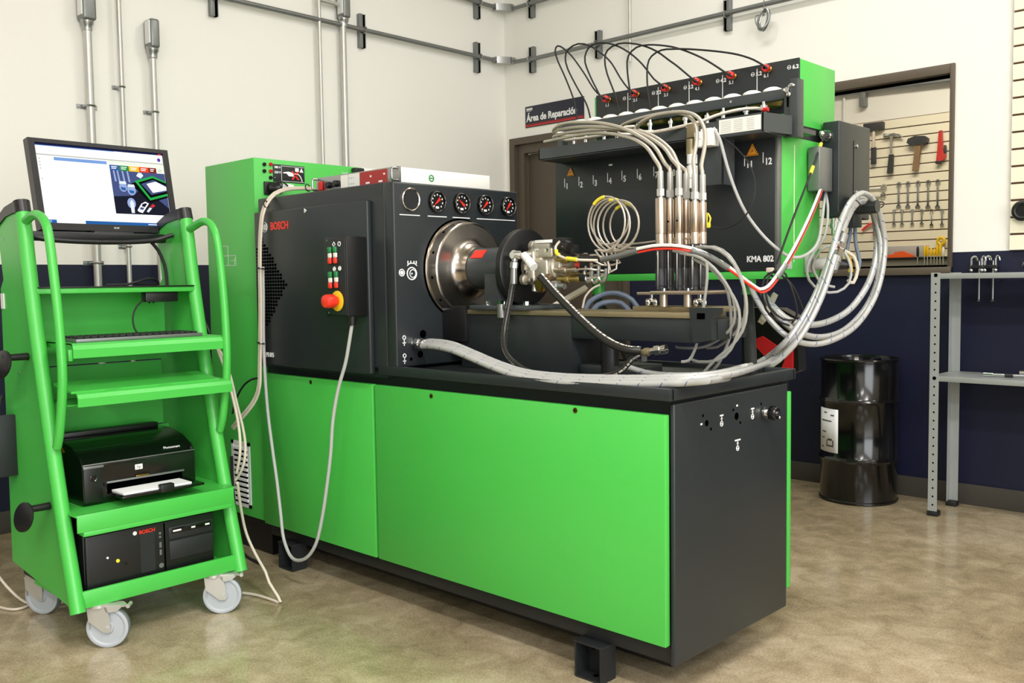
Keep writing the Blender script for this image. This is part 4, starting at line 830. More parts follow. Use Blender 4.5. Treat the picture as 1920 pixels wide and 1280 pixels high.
# rubber hoses of the pump
h1 = [(-2.0307,2.125,1.0706),(-2.0265,2.11,1.0289),(-2.0222,2.09,0.9793),(-2.0132,2.07,0.9304),(-1.9922,2.05,0.8958),(-1.9626,2.04,0.8681),(-1.9249,2.04,0.8455),(-1.8902,2.045,0.8308),(-1.8409,2.05,0.8204),(-1.7557,2.06,0.8183),(-1.6738,2.07,0.8225),(-1.6006,2.075,0.8341),(-1.5576,2.08,0.8541),(-1.5336,2.085,0.8818),(-1.5045,2.09,0.899)]
wire('rubber_hose', [(a[0] - .007, 2.129, a[2] - .085)] + h1, .0088, 'printed_hose', 'thin black printed hose dropping from the pump and curling along the drip tray', 'hose', n=12)
e1, e2 = V((-1.5045,2.09,0.899)), V((-1.441,2.1,0.9098)); d = (e2 - e1).normalized()
t = thing('hose_coupling', e1, 'shiny threaded hose coupling lying free below the bed rail', 'coupling')
B().lathe(e1, d, [(0, .009), (.010, .009), (.010, .012), (.022, .012), (.022, .009), (.03, .009)], 14).obj('ferrule', 'bed', t)
B().lathe(e1 + d * .028, d, [(0, .010), (.014, .010), (.014, .015), (.030, .015), (.030, .011), (.036, .011)], 6).obj('union_nut', 'chrome', t)
B().lathe(e1 + d * .062, d, [(0, .013), (.014, .013), (.014, .007), (.004, .007)], 18).obj('open_end', 'chrome', t)
B().box(e1 + V((.004, -.006, -.024)), e1 + V((.014, .006, -.006))).obj('safety_clip', 'galv', t)
h2 = [(-1.8875,2.105,1.1141),(-1.8194,2.09,1.0657),(-1.7493,2.075,1.0207),(-1.6834,2.06,0.9806),(-1.6179,2.05,0.9434),(-1.5621,2.05,0.9184),(-1.5203,2.055,0.908),(-1.4919,2.07,0.9067)]
wire('rubber_hose', h2, .0122, 'printed_hose', 'thick black hose running diagonally from the pump across the bed beam', 'hose', n=12)
# 6 thin injection pipes, each with one coil, from pump to injectors
YEL = []
outs = [(-.030, .020), (-.036, -.012), (-.024, -.040), (.012, .030), (.02, -.03), (.036, .0)]
coil = [((-1.7573,2.26,1.2704),0.07862068965517241,0.08353448275862069),((-1.7524,2.28,1.2644),0.07698275862068965,0.07862068965517241),((-1.7203,2.27,1.264),0.08517241379310345,0.07698275862068965),((-1.7329,2.3,1.264),0.07534482758620689,0.07534482758620689),((-1.7262,2.31,1.264),0.062241379310344826,0.06551724137931035),((-1.799,2.33,1.2817),0.08189655172413793,0.07206896551724139)]
PL = ['lowest', 'second', 'third', 'fourth', 'fifth', 'rearmost']
PLAB = ['thin steel injection pipe with the leftmost coil and a yellow sleeve on top', 'thin steel injection pipe whose coil carries the lower yellow sleeve', 'thin steel injection pipe with the widest coil reaching to the injectors',
        'thin steel injection pipe with a narrow coil and short yellow sleeve', 'thin steel injection pipe with the smallest coil, low yellow sleeve', 'thin steel injection pipe at the back of the coils']
for k in range(6):
    (cx, cy, cz), rx, rz_ = coil[k]
    yy, zz = outs[k]
    P = [(PX0 + .21, AY + yy, AZ + zz), (PX0 + .25, AY + yy, AZ + zz + .002), (PX0 + .30, cy - .03, AZ + zz * .5 - .012 + .004 * k)]
    # enter at the bottom, go round counter-clockwise
    n = 16
    for j in range(n + 1):
        a_ = -math.pi / 2 - math.radians(20) + (2 * math.pi + math.radians(10)) * j / n
        P.append((cx + rx * math.cos(a_), cy - .02 + .04 * j / n, cz + rz_ * math.sin(a_)))
    p, r, y, zt = INJ[k]
    P += [(cx + rx * .9, cy + .03, cz - rz_ * .98), (p[0] - .05, y + .02, 1.19 + .006 * k), (p[0] - .012, y + .012, 1.20 + .004 * k)]
    t = thing('injection_pipe', P[0], PLAB[k], 'pipe', 'coiled injection pipes between pump and injectors')
    B().tube(P, .0031, 8).obj('pipe', 'steel_braid', t)
    for a0, a1 in (((95, 130), (70, 95), None, (55, 75), (100, 122), (60, 80))[k] and [((95, 130), (70, 95), None, (55, 75), (100, 122), (60, 80))[k]] or []):
        seg = []
        for j in range(7):
            a_ = math.radians(a0 + (a1 - a0) * j / 6); jj = (a_ + math.pi / 2 + math.radians(20)) / (2 * math.pi + math.radians(10))
            seg.append((cx + rx * math.cos(a_), cy - .02 + .04 * jj, cz + rz_ * math.sin(a_)))
        B().tube(seg, .0052, 8).obj('sleeve', 'yellow_tag', t)
# support clip of the pipes, with red and white parts
t = thing('pipe_clip', (-1.7892,2.23,1.1006), 'grey and white pipe clip with a red insert holding the injection pipes', 'clip')
for k, px in enumerate(((-1.7978,2.215,1.122), (-1.7769,2.22,1.1183), (-1.752,2.225,1.1212))):
    B().tube([V(px) + V((-.006, 0, .022)), V(px) + V((-.004, -.004, -.010)), V(px) + V((.008, -.004, -.026)), V(px) + V((.020, 0, -.014)), V(px) + V((.022, 0, .014))], .006, 8).obj('clip_bow', 'galv', t)
c = (-1.8227,2.215,1.1469)
B().box(V(c) + V((-.016, -.01, -.012)), V(c) + V((.010, .01, .010)), .003).obj('red_insert', 'red_bright', t)
B().box(V(c) + V((.012, -.02, -.018)), V(c) + V((.022, .02, .034)), .002).box(V(c) + V((-.012, -.012, -.05)), V(c) + V((.026, .014, -.028)), .003).obj('clip_frame', 'black', t)
# sensor lead with yellow sleeves from the black connector block
l1 = [(-1.8822,2.19,1.2222),(-1.8955,2.185,1.2061),(-1.8872,2.18,1.1844),(-1.8486,2.175,1.1685),(-1.7917,2.17,1.1621),(-1.7282,2.18,1.1589)]
t = thing('sensor_lead', l1[0], 'pale sensor lead with two yellow sleeves plugged into the pump top', 'cable')
B().tube(l1, .0042, 8).obj('wire', 'cable_beige', t)
B().tube(l1[1:] and [V(l1[1]) + (V(l1[2]) - V(l1[1])) * .5, V(l1[2]), V(l1[2]) + (V(l1[3]) - V(l1[2])) * .3], .0062, 8).obj('sleeve', 'yellow_tag', t)
B().tube([V(l1[3]) + (V(l1[4]) - V(l1[3])) * .1, V(l1[3]) + (V(l1[4]) - V(l1[3])) * .9], .0062, 8).obj('sleeve', 'yellow_tag', t)
B().tube([V(p) + V((.004, .004, .006)) for p in l1[2:]], .003, 8).obj('wire', 'rubber', t)
# red, white and black harness crossing in front of the injectors
hz = [(-1.72,2.19,1.1603),(-1.6528,2.185,1.1694),(-1.5823,2.18,1.1825),(-1.5269,2.18,1.1897),(-1.4677,2.185,1.1891),(-1.4167,2.2,1.1802),(-1.3884,2.25,1.1608),(-1.3593,2.3,1.1292),(-1.3435,2.36,1.0943),(-1.3416,2.42,1.0707),(-1.3356,2.44,1.0627),(-1.3227,2.46,1.07),(-1.3188,2.5,1.0974),(-1.3213,2.56,1.1365),(-1.338,2.66,1.194),(-1.3573,2.78,1.2755),(-1.385,2.9,1.3507),(-1.4058,2.99,1.4154)]
t = thing('wire_harness', hz[0], 'red and white wire harness crossing the injectors and rising to the side box', 'cable')
B().tube([V(p) + V((0, -.002, .005)) for p in hz[2:]], .0046, 8).obj('wire', 'white', t)
B().tube([V(p) + V((.002, .002, -.0045)) for p in hz[2:]], .0034, 8).obj('wire', 'red_bright', t)
B().tube([V(p) + V((-.001, .004, .0)) for p in hz[1:]], .004, 8).obj('wire', 'rubber', t)
B().tube(hz[0:3], .0085, 10).obj('sheath', 'strut', t)
B().tube(hz[5:8], .0088, 10).obj('sheath', 'strut', t)
B().tube([hz[12], (V(hz[12]) + V(hz[13])) * .5, hz[13]], .0095, 10).obj('sheath', 'strut', t)
# clear leak-off tubes falling from the injectors
CT = [[(-1.481,2.21,1.1796),(-1.4186,2.2163,1.1658),(-1.3631,2.2225,1.1322),(-1.3254,2.2287,1.0808),(-1.3127,2.235,1.0155),(-1.3163,2.2412,0.957),(-1.3332,2.2475,0.9122),(-1.3654,2.2537,0.8585),(-1.3949,2.26,0.8354)],
      [(-1.4514,2.2,1.1725),(-1.3859,2.205,1.156),(-1.3306,2.21,1.1099),(-1.2928,2.215,1.045),(-1.2941,2.22,0.9802),(-1.3314,2.225,0.9428),(-1.3934,2.23,0.9109),(-1.4665,2.235,0.9048),(-1.4913,2.24,0.9066)],
      [(-1.4477,2.24,1.1848),(-1.3965,2.2356,1.1889),(-1.3433,2.2311,1.1753),(-1.2981,2.2267,1.138),(-1.265,2.2222,1.0733),(-1.2544,2.2178,1.0095),(-1.2645,2.2133,0.9597),(-1.2972,2.2089,0.9159),(-1.3439,2.2044,0.8779),(-1.3781,2.2,0.8398)],
      [(-1.3659,2.2,1.1438),(-1.3612,2.195,1.1032),(-1.3682,2.19,1.0309),(-1.3787,2.185,0.9581),(-1.3908,2.18,0.9068),(-1.4065,2.175,0.877),(-1.4274,2.17,0.8719)],
      [(-1.4262,2.25,1.1842),(-1.3722,2.2512,1.1868),(-1.3263,2.2525,1.1605),(-1.2911,2.2538,1.1019),(-1.2788,2.255,1.0296),(-1.2923,2.2562,0.9714),(-1.3341,2.2575,0.9336),(-1.3684,2.2588,0.9101),(-1.4035,2.26,0.9057)],
      [(-1.421,2.22,1.1556),(-1.3515,2.2171,1.1174),(-1.2844,2.2143,1.0379),(-1.273,2.2114,0.9739),(-1.297,2.2086,0.9087),(-1.3363,2.2057,0.8782),(-1.3935,2.2029,0.8712),(-1.4157,2.2,0.8778)]]
CL = ['clear leak-off tube ending lowest at right end of the tray', 'clear leak-off tube curling back left under the bed end', 'clear leak-off tube with the outermost bow beside the unit leg',
      'clear leak-off tube hanging straight down in front of the bed end casting', 'clear leak-off tube bowed inside the outermost one', 'clear leak-off tube whose open end points left above the long hose']
for l, s in zip(CT, CL): wire('leak_off_tube', l, .0044, 'clear_tube', s, 'tube', 'clear leak-off tubes of the injectors')
# thick braided hoses
BG = 'braided diesel hoses'
hA = [(XB + .06, 2.003, .899)] + [(-2.2619,1.995,0.9008),(-2.1669,1.985,0.8947),(-2.0714,1.975,0.8775),(-1.9687,1.965,0.8553),(-1.8629,1.958,0.8377),(-1.7456,1.955,0.8278),(-1.6279,1.955,0.8276),(-1.5032,1.96,0.8322),(-1.3901,1.97,0.8385),(-1.2901,1.99,0.8472),(-1.2481,2.06,0.852),(-1.2804,2.25,0.8486)] + [(-1.46,2.7344,0.8328),(-1.39,2.7415,0.8969),(-1.355,2.7792,0.974),(-1.335,2.822,1.0612),(-1.322,2.8614,1.1543),(-1.312,2.8924,1.2397),(-1.308,2.9298,1.3006),(-1.306,2.9889,1.3515),(-1.306,3.072,1.3772),(-1.306,3.1596,1.357),(-1.306,3.2243,1.2981),(-1.306,3.2592,1.2068),(-1.306,3.2299,1.0953),(-1.315,3.1726,1.0041),(-1.325,3.0585,0.9298),(-1.345,2.9315,0.8912),(-1.375,2.8402,0.8831),(-1.415,2.7725,0.9063),(-1.47,2.7522,0.9594),(-1.53,2.767,1.0314),(-1.57,2.7929,1.0806)]
wire('braided_hose', hA, .0095, 'braided', 'longest silver braided hose, from the end plate fitting round the hook', 'hose', BG, n=12)
hB = [(XB + .06, 2.013, .905)] + [(-2.2786,2.01,0.9081),(-2.1787,2.003,0.9034),(-2.0631,1.99,0.8802),(-1.9478,1.978,0.8554),(-1.8334,1.972,0.8367),(-1.7004,1.972,0.8322),(-1.5683,1.974,0.8356),(-1.4481,1.98,0.841),(-1.3381,1.99,0.8483),(-1.2748,2.04,0.8534),(-1.2887,2.2,0.8522)] + [(-1.5,2.7381,0.8271),(-1.415,2.7297,0.8865),(-1.375,2.7651,0.9573),(-1.35,2.8125,1.0376),(-1.333,2.8548,1.1222)] + [(-1.322,2.8919,1.1837),(-1.317,2.9117,1.2181)]
wire('braided_hose', hB, .0098, 'braided', 'silver braided hose lying rearmost of the three along the tray edge', 'hose', BG, n=12)
hF = [(XB + .06, 1.994, .893)] + [(-2.2507,1.985,0.8949),(-2.1562,1.975,0.8873),(-2.059,1.963,0.869),(-1.9569,1.953,0.8472),(-1.8527,1.947,0.8282),(-1.7359,1.944,0.8203),(-1.6188,1.944,0.8204),(-1.4948,1.949,0.8252),(-1.3824,1.959,0.8317),(-1.283,1.979,0.8405),(-1.239,2.045,0.8456)] + [(-1.52,2.6778,0.7889),(-1.44,2.7074,0.8237),(-1.375,2.7298,0.8896),(-1.338,2.7664,0.9681),(-1.316,2.8082,1.0563),(-1.302,2.8449,1.1486)] + [(-1.3,2.8517,1.1689)]
wire('braided_hose', hF, .0095, 'braided', 'silver braided hose nearest the tray edge, ending under the bright coupling', 'hose', BG, n=12)
hC = [(-1.5874,2.14,0.8509),(-1.5352,2.15,0.8378),(-1.47,2.16,0.8332),(-1.4025,2.19,0.8347),(-1.3607,2.26,0.8388),(-1.3346,2.36,0.8505)]
wire('braided_hose', hC, .0085, 'braided', 'short visible silver braided hose behind the tray hoses below the bed column', 'hose', BG, n=12)
hD = [(-1.338,2.9819,1.2451),(-1.336,3.0336,1.3066),(-1.336,3.0917,1.3448),(-1.336,3.1608,1.3537),(-1.336,3.224,1.3275),(-1.336,3.2627,1.2453),(-1.336,3.2514,1.1517),(-1.345,3.207,1.0681),(-1.36,3.1118,0.9926),(-1.385,3.0175,0.9538),(-1.415,2.9219,0.941),(-1.455,2.8503,0.9592),(-1.5,2.8334,0.9998),(-1.55,2.8462,1.0475)]
wire('braided_hose', hD, .0108, 'braided', 'inner silver braided hose of the loop hanging from the hook at right', 'hose', BG, n=12)
hE = [(-1.362,2.8906,1.0637),(-1.35,2.945,1.1941),(-1.345,2.9967,1.2845),(-1.342,3.0675,1.3405),(-1.34,3.1263,1.3667),(-1.338,3.2104,1.3435),(-1.322,3.2515,1.2444),(-1.32,3.254,1.142),(-1.328,3.2301,1.049),(-1.342,3.1489,0.9677),(-1.362,3.0377,0.9136),(-1.39,2.929,0.9005),(-1.425,2.8473,0.9213),(-1.465,2.8071,0.966),(-1.52,2.8271,1.0212)]
wire('braided_hose', hE, .0105, 'braided', 'middle silver braided hose squeezed between the two others on the hook', 'hose', BG, n=12)
cA, cB = V((-1.305,2.8481,1.1183)), V((-1.3,2.9287,1.2555))
d = (cB - cA).normalized()
t = thing('hose_union', cA, 'large bright union coupling of the braided hoses below the hook', 'coupling')
B().lathe(cA, d, [(0, .014), (.03, .015), (.03, .018), (.034, .018), (.034, .016), (.05, .016)], 16).obj('ferrule', 'galv', t)
B().lathe(cA + d * .05, d, [(0, .019), (.02, .019), (.02, .015), (.03, .015), (.03, .019), (.05, .019)], 6).obj('union_nut', 'chrome', t)
B().lathe(cA + d * .10, d, [(0, .015), (.035, .015), (.035, .012)], 16).obj('ferrule', 'galv', t)
tag(B().torus((-1.325,3.0286,1.3374), (.1, .7, .7), .030, .0022, 20, 6).obj('cable_tie', 'black'), 'black tie binding the braided hoses left of the hook', 'cable tie')
tag(B().torus((-1.325,3.2196,1.3413), (.1, .55, -.85), .030, .0022, 20, 6).obj('cable_tie', 'black'), 'black tie binding the braided hoses right of the hook', 'cable tie')
# other leads round the measuring unit
wire('grey_lead', [(-1.5885,2.6,1.5756),(-1.5654,2.6,1.5362),(-1.5406,2.6,1.4539),(-1.5181,2.61,1.3779),(-1.492,2.63,1.3057),(-1.4584,2.66,1.2434),(-1.4249,2.69,1.1977),(-1.4034,2.74,1.1675),(-1.3836,2.78,1.1639),(-1.3733,2.84,1.1847),(-1.3785,2.9,1.2204),(-1.3963,2.96,1.2842),(-1.4081,3.0,1.3487),(-1.4187,3.03,1.3832)], .0052, 'cable_grey', 'grey lead falling from the terminal box in front of the black panel')
t = thing('black_lead', (-1.6043,2.6,1.2655), 'thin black lead making a wide ring in front of the black panel', 'cable')
B().tube([(-1.5736,2.62,1.5491),(-1.524,2.62,1.5119),(-1.4737,2.62,1.4523),(-1.4533,2.62,1.3899),(-1.4568,2.61,1.3322),(-1.4805,2.6,1.2873),(-1.5234,2.6,1.2631),(-1.5594,2.59,1.2579),(-1.5881,2.58,1.2641)], .0025, 8).obj('wire', 'rubber', t)
c = (-1.5947,2.575,1.2727)
B().box(V(c) + V((-.008, -.006, -.012)), V(c) + V((.008, .006, .004)), .002).obj('connector', 'yellow_tag', t)
B().tube([V(c) + V((-.006, 0, 0)), V(c) + V((-.004, 0, .03)), V(c) + V((-.012, 0, .038))], .004, 8).tube([V(c) + V((.004, 0, 0)), V(c) + V((.010, 0, .018)), V(c) + V((.0, 0, .034))], .003, 8).obj('connector_clip', 'yellow_tag', t)
l = [(-1.3949,3.0,1.5703),(-1.4032,2.99,1.565),(-1.4048,2.97,1.5439),(-1.3931,2.87,1.4355),(-1.3925,2.76,1.2986),(-1.4064,2.7,1.1838),(-1.4174,2.69,1.1423)]
t = thing('black_lead', l[0], 'black lead with two yellow sleeves slanting down from the side box', 'cable')
B().tube(l, .0036, 8).obj('wire', 'rubber', t)
B().tube([V(l[2]) + (V(l[3]) - V(l[2])) * .02, V(l[2]) + (V(l[3]) - V(l[2])) * .3], .006, 8).obj('sleeve', 'yellow_tag', t)
B().tube([V(l[2]) + (V(l[3]) - V(l[2])) * .78, V(l[2]) + (V(l[3]) - V(l[2])) * 1.0], .006, 8).obj('sleeve', 'yellow_tag', t)
wire('grey_lead', [(-1.4168,3.03,1.3831),(-1.4042,3.02,1.3405),(-1.3963,3.0,1.2768),(-1.3968,2.97,1.2227),(-1.4111,2.93,1.1783),(-1.4217,2.91,1.1344),(-1.4207,2.92,1.0902),(-1.3918,2.95,1.0541),(-1.3592,3.0,1.0496),(-1.3323,3.03,1.0793),(-1.3273,3.03,1.1325),(-1.3472,3.02,1.1863),(-1.379,3.0,1.2048),(-1.4059,2.97,1.1875),(-1.4223,2.95,1.1345),(-1.4014,2.97,1.0806),(-1.3686,3.0,1.0657)], .0045, 'cable_grey', 'grey lead wound in a double ring round the braided hoses')
wire('blue_grey_lead', [(-1.4016,3.24,1.3135),(-1.3962,3.22,1.2469),(-1.3856,3.21,1.1995),(-1.3694,3.2,1.1523),(-1.3761,3.19,1.1059)], .0065, 'cable_blue', 'blue-grey lead hanging straight inside the hose loop, right one of two')
wire('blue_grey_lead', [(-1.4102,3.22,1.3038),(-1.4066,3.2,1.2375),(-1.4114,3.19,1.1907),(-1.393,3.18,1.1341),(-1.3985,3.18,1.0969)], .0065, 'cable_blue', 'blue-grey lead hanging inside the hose loop, left one of two')
wire('pale_lead', [(-1.381,3.1,1.1885),(-1.3577,3.12,1.1698),(-1.3466,3.13,1.124),(-1.3569,3.12,1.0785),(-1.3669,3.1,1.0879)], .006, 'cable_beige', 'short pale lead curling beside the union coupling')
tag(B().tube([(-1.3848,3.13,1.1799),(-1.377,3.13,1.1521),(-1.371,3.13,1.1153)], .009, 10).obj('yellow_plug', 'yellow'), 'yellow plug body dangling inside the hose loop', 'plug')
t = thing('lead_bundle', (-1.4283,2.68,1.1008), 'bundle of thin black leads tied below the unit corner', 'cable')
for k, l in enumerate(([(-1.4282,2.69,1.1208),(-1.4522,2.68,1.1011),(-1.4505,2.66,1.0543),(-1.4482,2.68,0.9999),(-1.4343,2.72,0.9648),(-1.4088,2.76,0.9466)], [(-1.4246,2.69,1.1207),(-1.4358,2.67,1.0976),(-1.4322,2.65,1.0511),(-1.4263,2.67,1.0038),(-1.4,2.7,0.9696),(-1.3806,2.74,0.965)],
                       [(-1.4356,2.69,1.1209),(-1.3931,2.71,1.0951),(-1.3759,2.73,1.0327),(-1.3784,2.75,0.9815),(-1.3997,2.76,0.9553)], [(-1.4282,2.69,1.1225),(-1.3891,2.72,1.0866),(-1.3728,2.76,1.0235),(-1.3741,2.8,0.9627)], [(-1.4466,2.69,1.1144),(-1.3957,2.68,1.1202),(-1.381,2.69,1.1001),(-1.4062,2.69,1.0921),(-1.4355,2.69,1.1075)])):
    B().tube(l, .0034, 8).obj('wire', 'rubber', t)
c = (-1.4393,2.69,1.1261)
B().box(V(c) + V((-.012, -.006, -.01)), V(c) + V((.012, .006, .006)), .003).obj('tie_block', 'cable_beige', t)
wire('blue_grey_hose', [(-2.1381,2.62,0.9851),(-2.1477,2.66,1.0208),(-2.1169,2.7,1.0473),(-2.0587,2.72,1.0507),(-2.0137,2.74,1.0271),(-1.993,2.76,0.9821)], .0095, 'cable_blue', 'blue-grey hose arching behind the bed rail, outer of two', 'hose')
wire('blue_grey_hose', [(-2.1085,2.62,0.9796),(-2.1105,2.66,1.0093),(-2.0925,2.7,1.02),(-2.0469,2.72,1.0158),(-2.0212,2.74,0.9824)], .0095, 'cable_blue', 'blue-grey hose arching behind the bed rail, inner of two', 'hose')
wire('pale_lead', [(-2.1316,2.6,0.9993),(-2.1487,2.64,1.0427),(-2.1456,2.68,1.0713),(-2.1289,2.7,1.0826)], .004, 'cable_beige', 'pale lead rising behind the pump toward the unit leg')
# ================================================================ green step trolley
tl = thing('step_trolley', (-3.08, 1.33, 0), 'green wheeled equipment trolley like a stepladder, at left in front of the wall', 'trolley')
TYL, TYR = 1.06, 1.60
TP = [(-2.825, .128), (-2.905, .39), (-2.97, .63), (-3.03, .87), (-3.085, 1.12), (-3.122, 1.345)]
for ty in (TYL, TYR):
    B().tube([(x, ty, z) for x, z in TP], .0225, 16, step=.06).obj('upright_tube', 'green', tl)
    s = 1 if ty == TYR else -1
    cp_ = B().cyl((-3.120, ty, 1.335), (-3.131, ty, 1.372), .0245, n=16)
    cp_.prism([(-3.13, ty - .012, 1.372), (-3.16, ty - .012, 1.375), (-3.25, ty - .012, 1.362), (-3.345, ty - .012, 1.325), (-3.345, ty - .012, 1.295), (-3.25, ty - .012, 1.33), (-3.12, ty - .012, 1.345)], (0, .024, 0)).obj('end_cap', 'black', tl)
    o = B().prism([(TP[0][0] - .015, ty - .007, .136), (TP[1][0] - .01, ty - .007, .39), (TP[2][0] - .01, ty - .007, .63), (TP[3][0] - .01, ty - .007, .87), (TP[4][0] - .01, ty - .007, 1.12), (-3.13, ty - .007, 1.35), (-3.25, ty - .007, 1.335), (-3.338, ty - .007, 1.30), (-3.305, ty - .007, 1.13), (-3.335, ty - .007, 1.10), (-3.352, ty - .007, .185)], (0, .014, 0)).obj('side_panel', 'green', tl)
    for x, z in ((-3.285, 1.262), (-3.30, .84), (-3.20, .83)): B().cyl((x, ty - s * .004, z), (x, ty + s * .0085, z), .004, n=10).obj('screw', 'galv', o)
    # grab rail
    if ty == TYL: rail = [(-3.1251,1.06,1.3031),(-3.0776,1.06,1.3154),(-3.027,1.06,1.3254),(-2.9755,1.06,1.3176),(-2.936,1.06,1.2915),(-2.9158,1.06,1.2509),(-2.8973,1.06,1.1633),(-2.8754,1.06,1.0367),(-2.864,1.06,0.9262),(-2.863,1.06,0.8309),(-2.8827,1.06,0.7335),(-2.9081,1.06,0.6584),(-2.9296,1.06,0.6186)]
    else: rail = [(-3.1064,1.6,1.2984),(-3.0552,1.6,1.3107),(-3.0014,1.6,1.3226),(-2.9538,1.6,1.3146),(-2.923,1.6,1.2877),(-2.9044,1.6,1.2454),(-2.8862,1.6,1.1458),(-2.8735,1.6,1.0196),(-2.8679,1.6,0.8931),(-2.874,1.6,0.802),(-2.8945,1.6,0.7091),(-2.9134,1.6,0.643),(-2.9343,1.6,0.6021)]
    B().tube(rail, .0135, 14).obj('grab_rail', 'green', tl)
# shelves and treads
B().box((-3.33, TYL + .008, 1.082), (-3.058, TYR - .008, 1.100), .003).obj('top_shelf', 'green', tl)
B().box((-3.325, TYL + .012, 1.100), (-3.052, TYR - .012, 1.104), .001).obj('shelf_mat', 'black', tl)
bp = B().box((-3.262, TYL + .008, .84), (-3.25, TYR - .03, 1.082)).obj('back_panel', 'green', tl)
q = B()
for yy in (1.515, 1.53): q.cyl((-3.2505, yy, 1.045), (-3.249, yy, 1.045), .004, n=10)
stuff(q.obj('panel_holes', 'hole', bp))
B().box((-3.262, TYL + .008, .605), (-3.25, TYR - .05, .835)).obj('back_panel', 'green', tl)
B().box((-3.262, TYL + .008, .16), (-3.25, TYR - .03, .60)).obj('back_panel', 'green', tl)
def tread(x, z0, z1, y0, y1, xb, slots=()):
    # rounded front lip with a flat tread behind
    h = z1 - z0
    q = B().prism([(x, y0, z0), (x + .002, y0, z0 + h * .6), (x - .004, y0, z0 + h * .88), (x - .016, y0, z1), (xb, y0, z1), (xb, y0, z1 - .003), (x - .016, y0, z1 - .003), (x - .008, y0, z0 + h * .82), (x - .003, y0, z0 + h * .55), (x - .003, y0, z0)], (0, y1 - y0, 0))
    o = q.obj('tread', 'green', tl)
    for f in o.data.polygons: f.use_smooth = False
    for ya, yb_ in slots: B().box((x - .045, ya, z1 - .0008), (x - .022, yb_, z1 + .0006)).obj('tread_slot', 'hole', o)
tread(-2.868, .888, .932, TYL + .036, TYR + .002, -3.20)
B().box((-3.20, TYL + .036, .915), (-2.872, TYL + .040, .932)).box((-2.905, TYL + .024, .880), (-2.872, TYL + .036, .915), .002).obj('drawer_side', 'green', tl)
tread(-2.848, .742, .785, TYL + .036, TYR + .004, -3.02, ((1.19, 1.235), (1.36, 1.40)))
B().prism([(-2.87, TYL + .026, .782), (-3.02, TYL + .026, .80), (-3.02, TYL + .026, .806), (-2.87, TYL + .026, .788)], (0, TYR - TYL - .056, 0)).obj('sloping_tray', 'green', tl)
B().box((-3.08, TYL + .024, .715), (-3.068, TYR - .03, .745)).box((-3.08, TYL + .024, .742), (-2.90, TYR - .03, .745)).obj('tread_support', 'green', tl)
B().box((-2.838, TYL + .012, .366), (-2.832, TYR - .012, .420), .001).box((-3.26, TYL + .008, .414), (-2.834, TYR - .008, .420)).box((-2.870, TYL + .03, .352), (-2.832, TYR - .02, .366), .001).obj('printer_shelf', 'green', tl)
B().box((-2.838, TYL + .014, .136), (-2.826, TYR - .014, .188), .002).box((-3.20, TYL + .008, .136), (-2.83, TYR - .008, .150)).obj('bottom_shelf', 'green', tl)
B().box((-3.335, TYL + .02, .137), (-3.20, TYR - .02, .150), .002).obj('chassis_plate', 'darker', tl)
B().tube([(-3.20, TYL + .01, 1.285), (-3.225, 1.15, 1.262), (-3.235, 1.33, 1.255), (-3.225, 1.51, 1.262), (-3.20, TYR - .01, 1.285)], .008, 8).box((-3.29, TYL + .012, 1.258), (-3.25, TYR - .012, 1.289), .006).box((-3.34, 1.34, 1.265), (-3.27, 1.48, 1.295), .004).obj('monitor_bracket', 'black', tl)
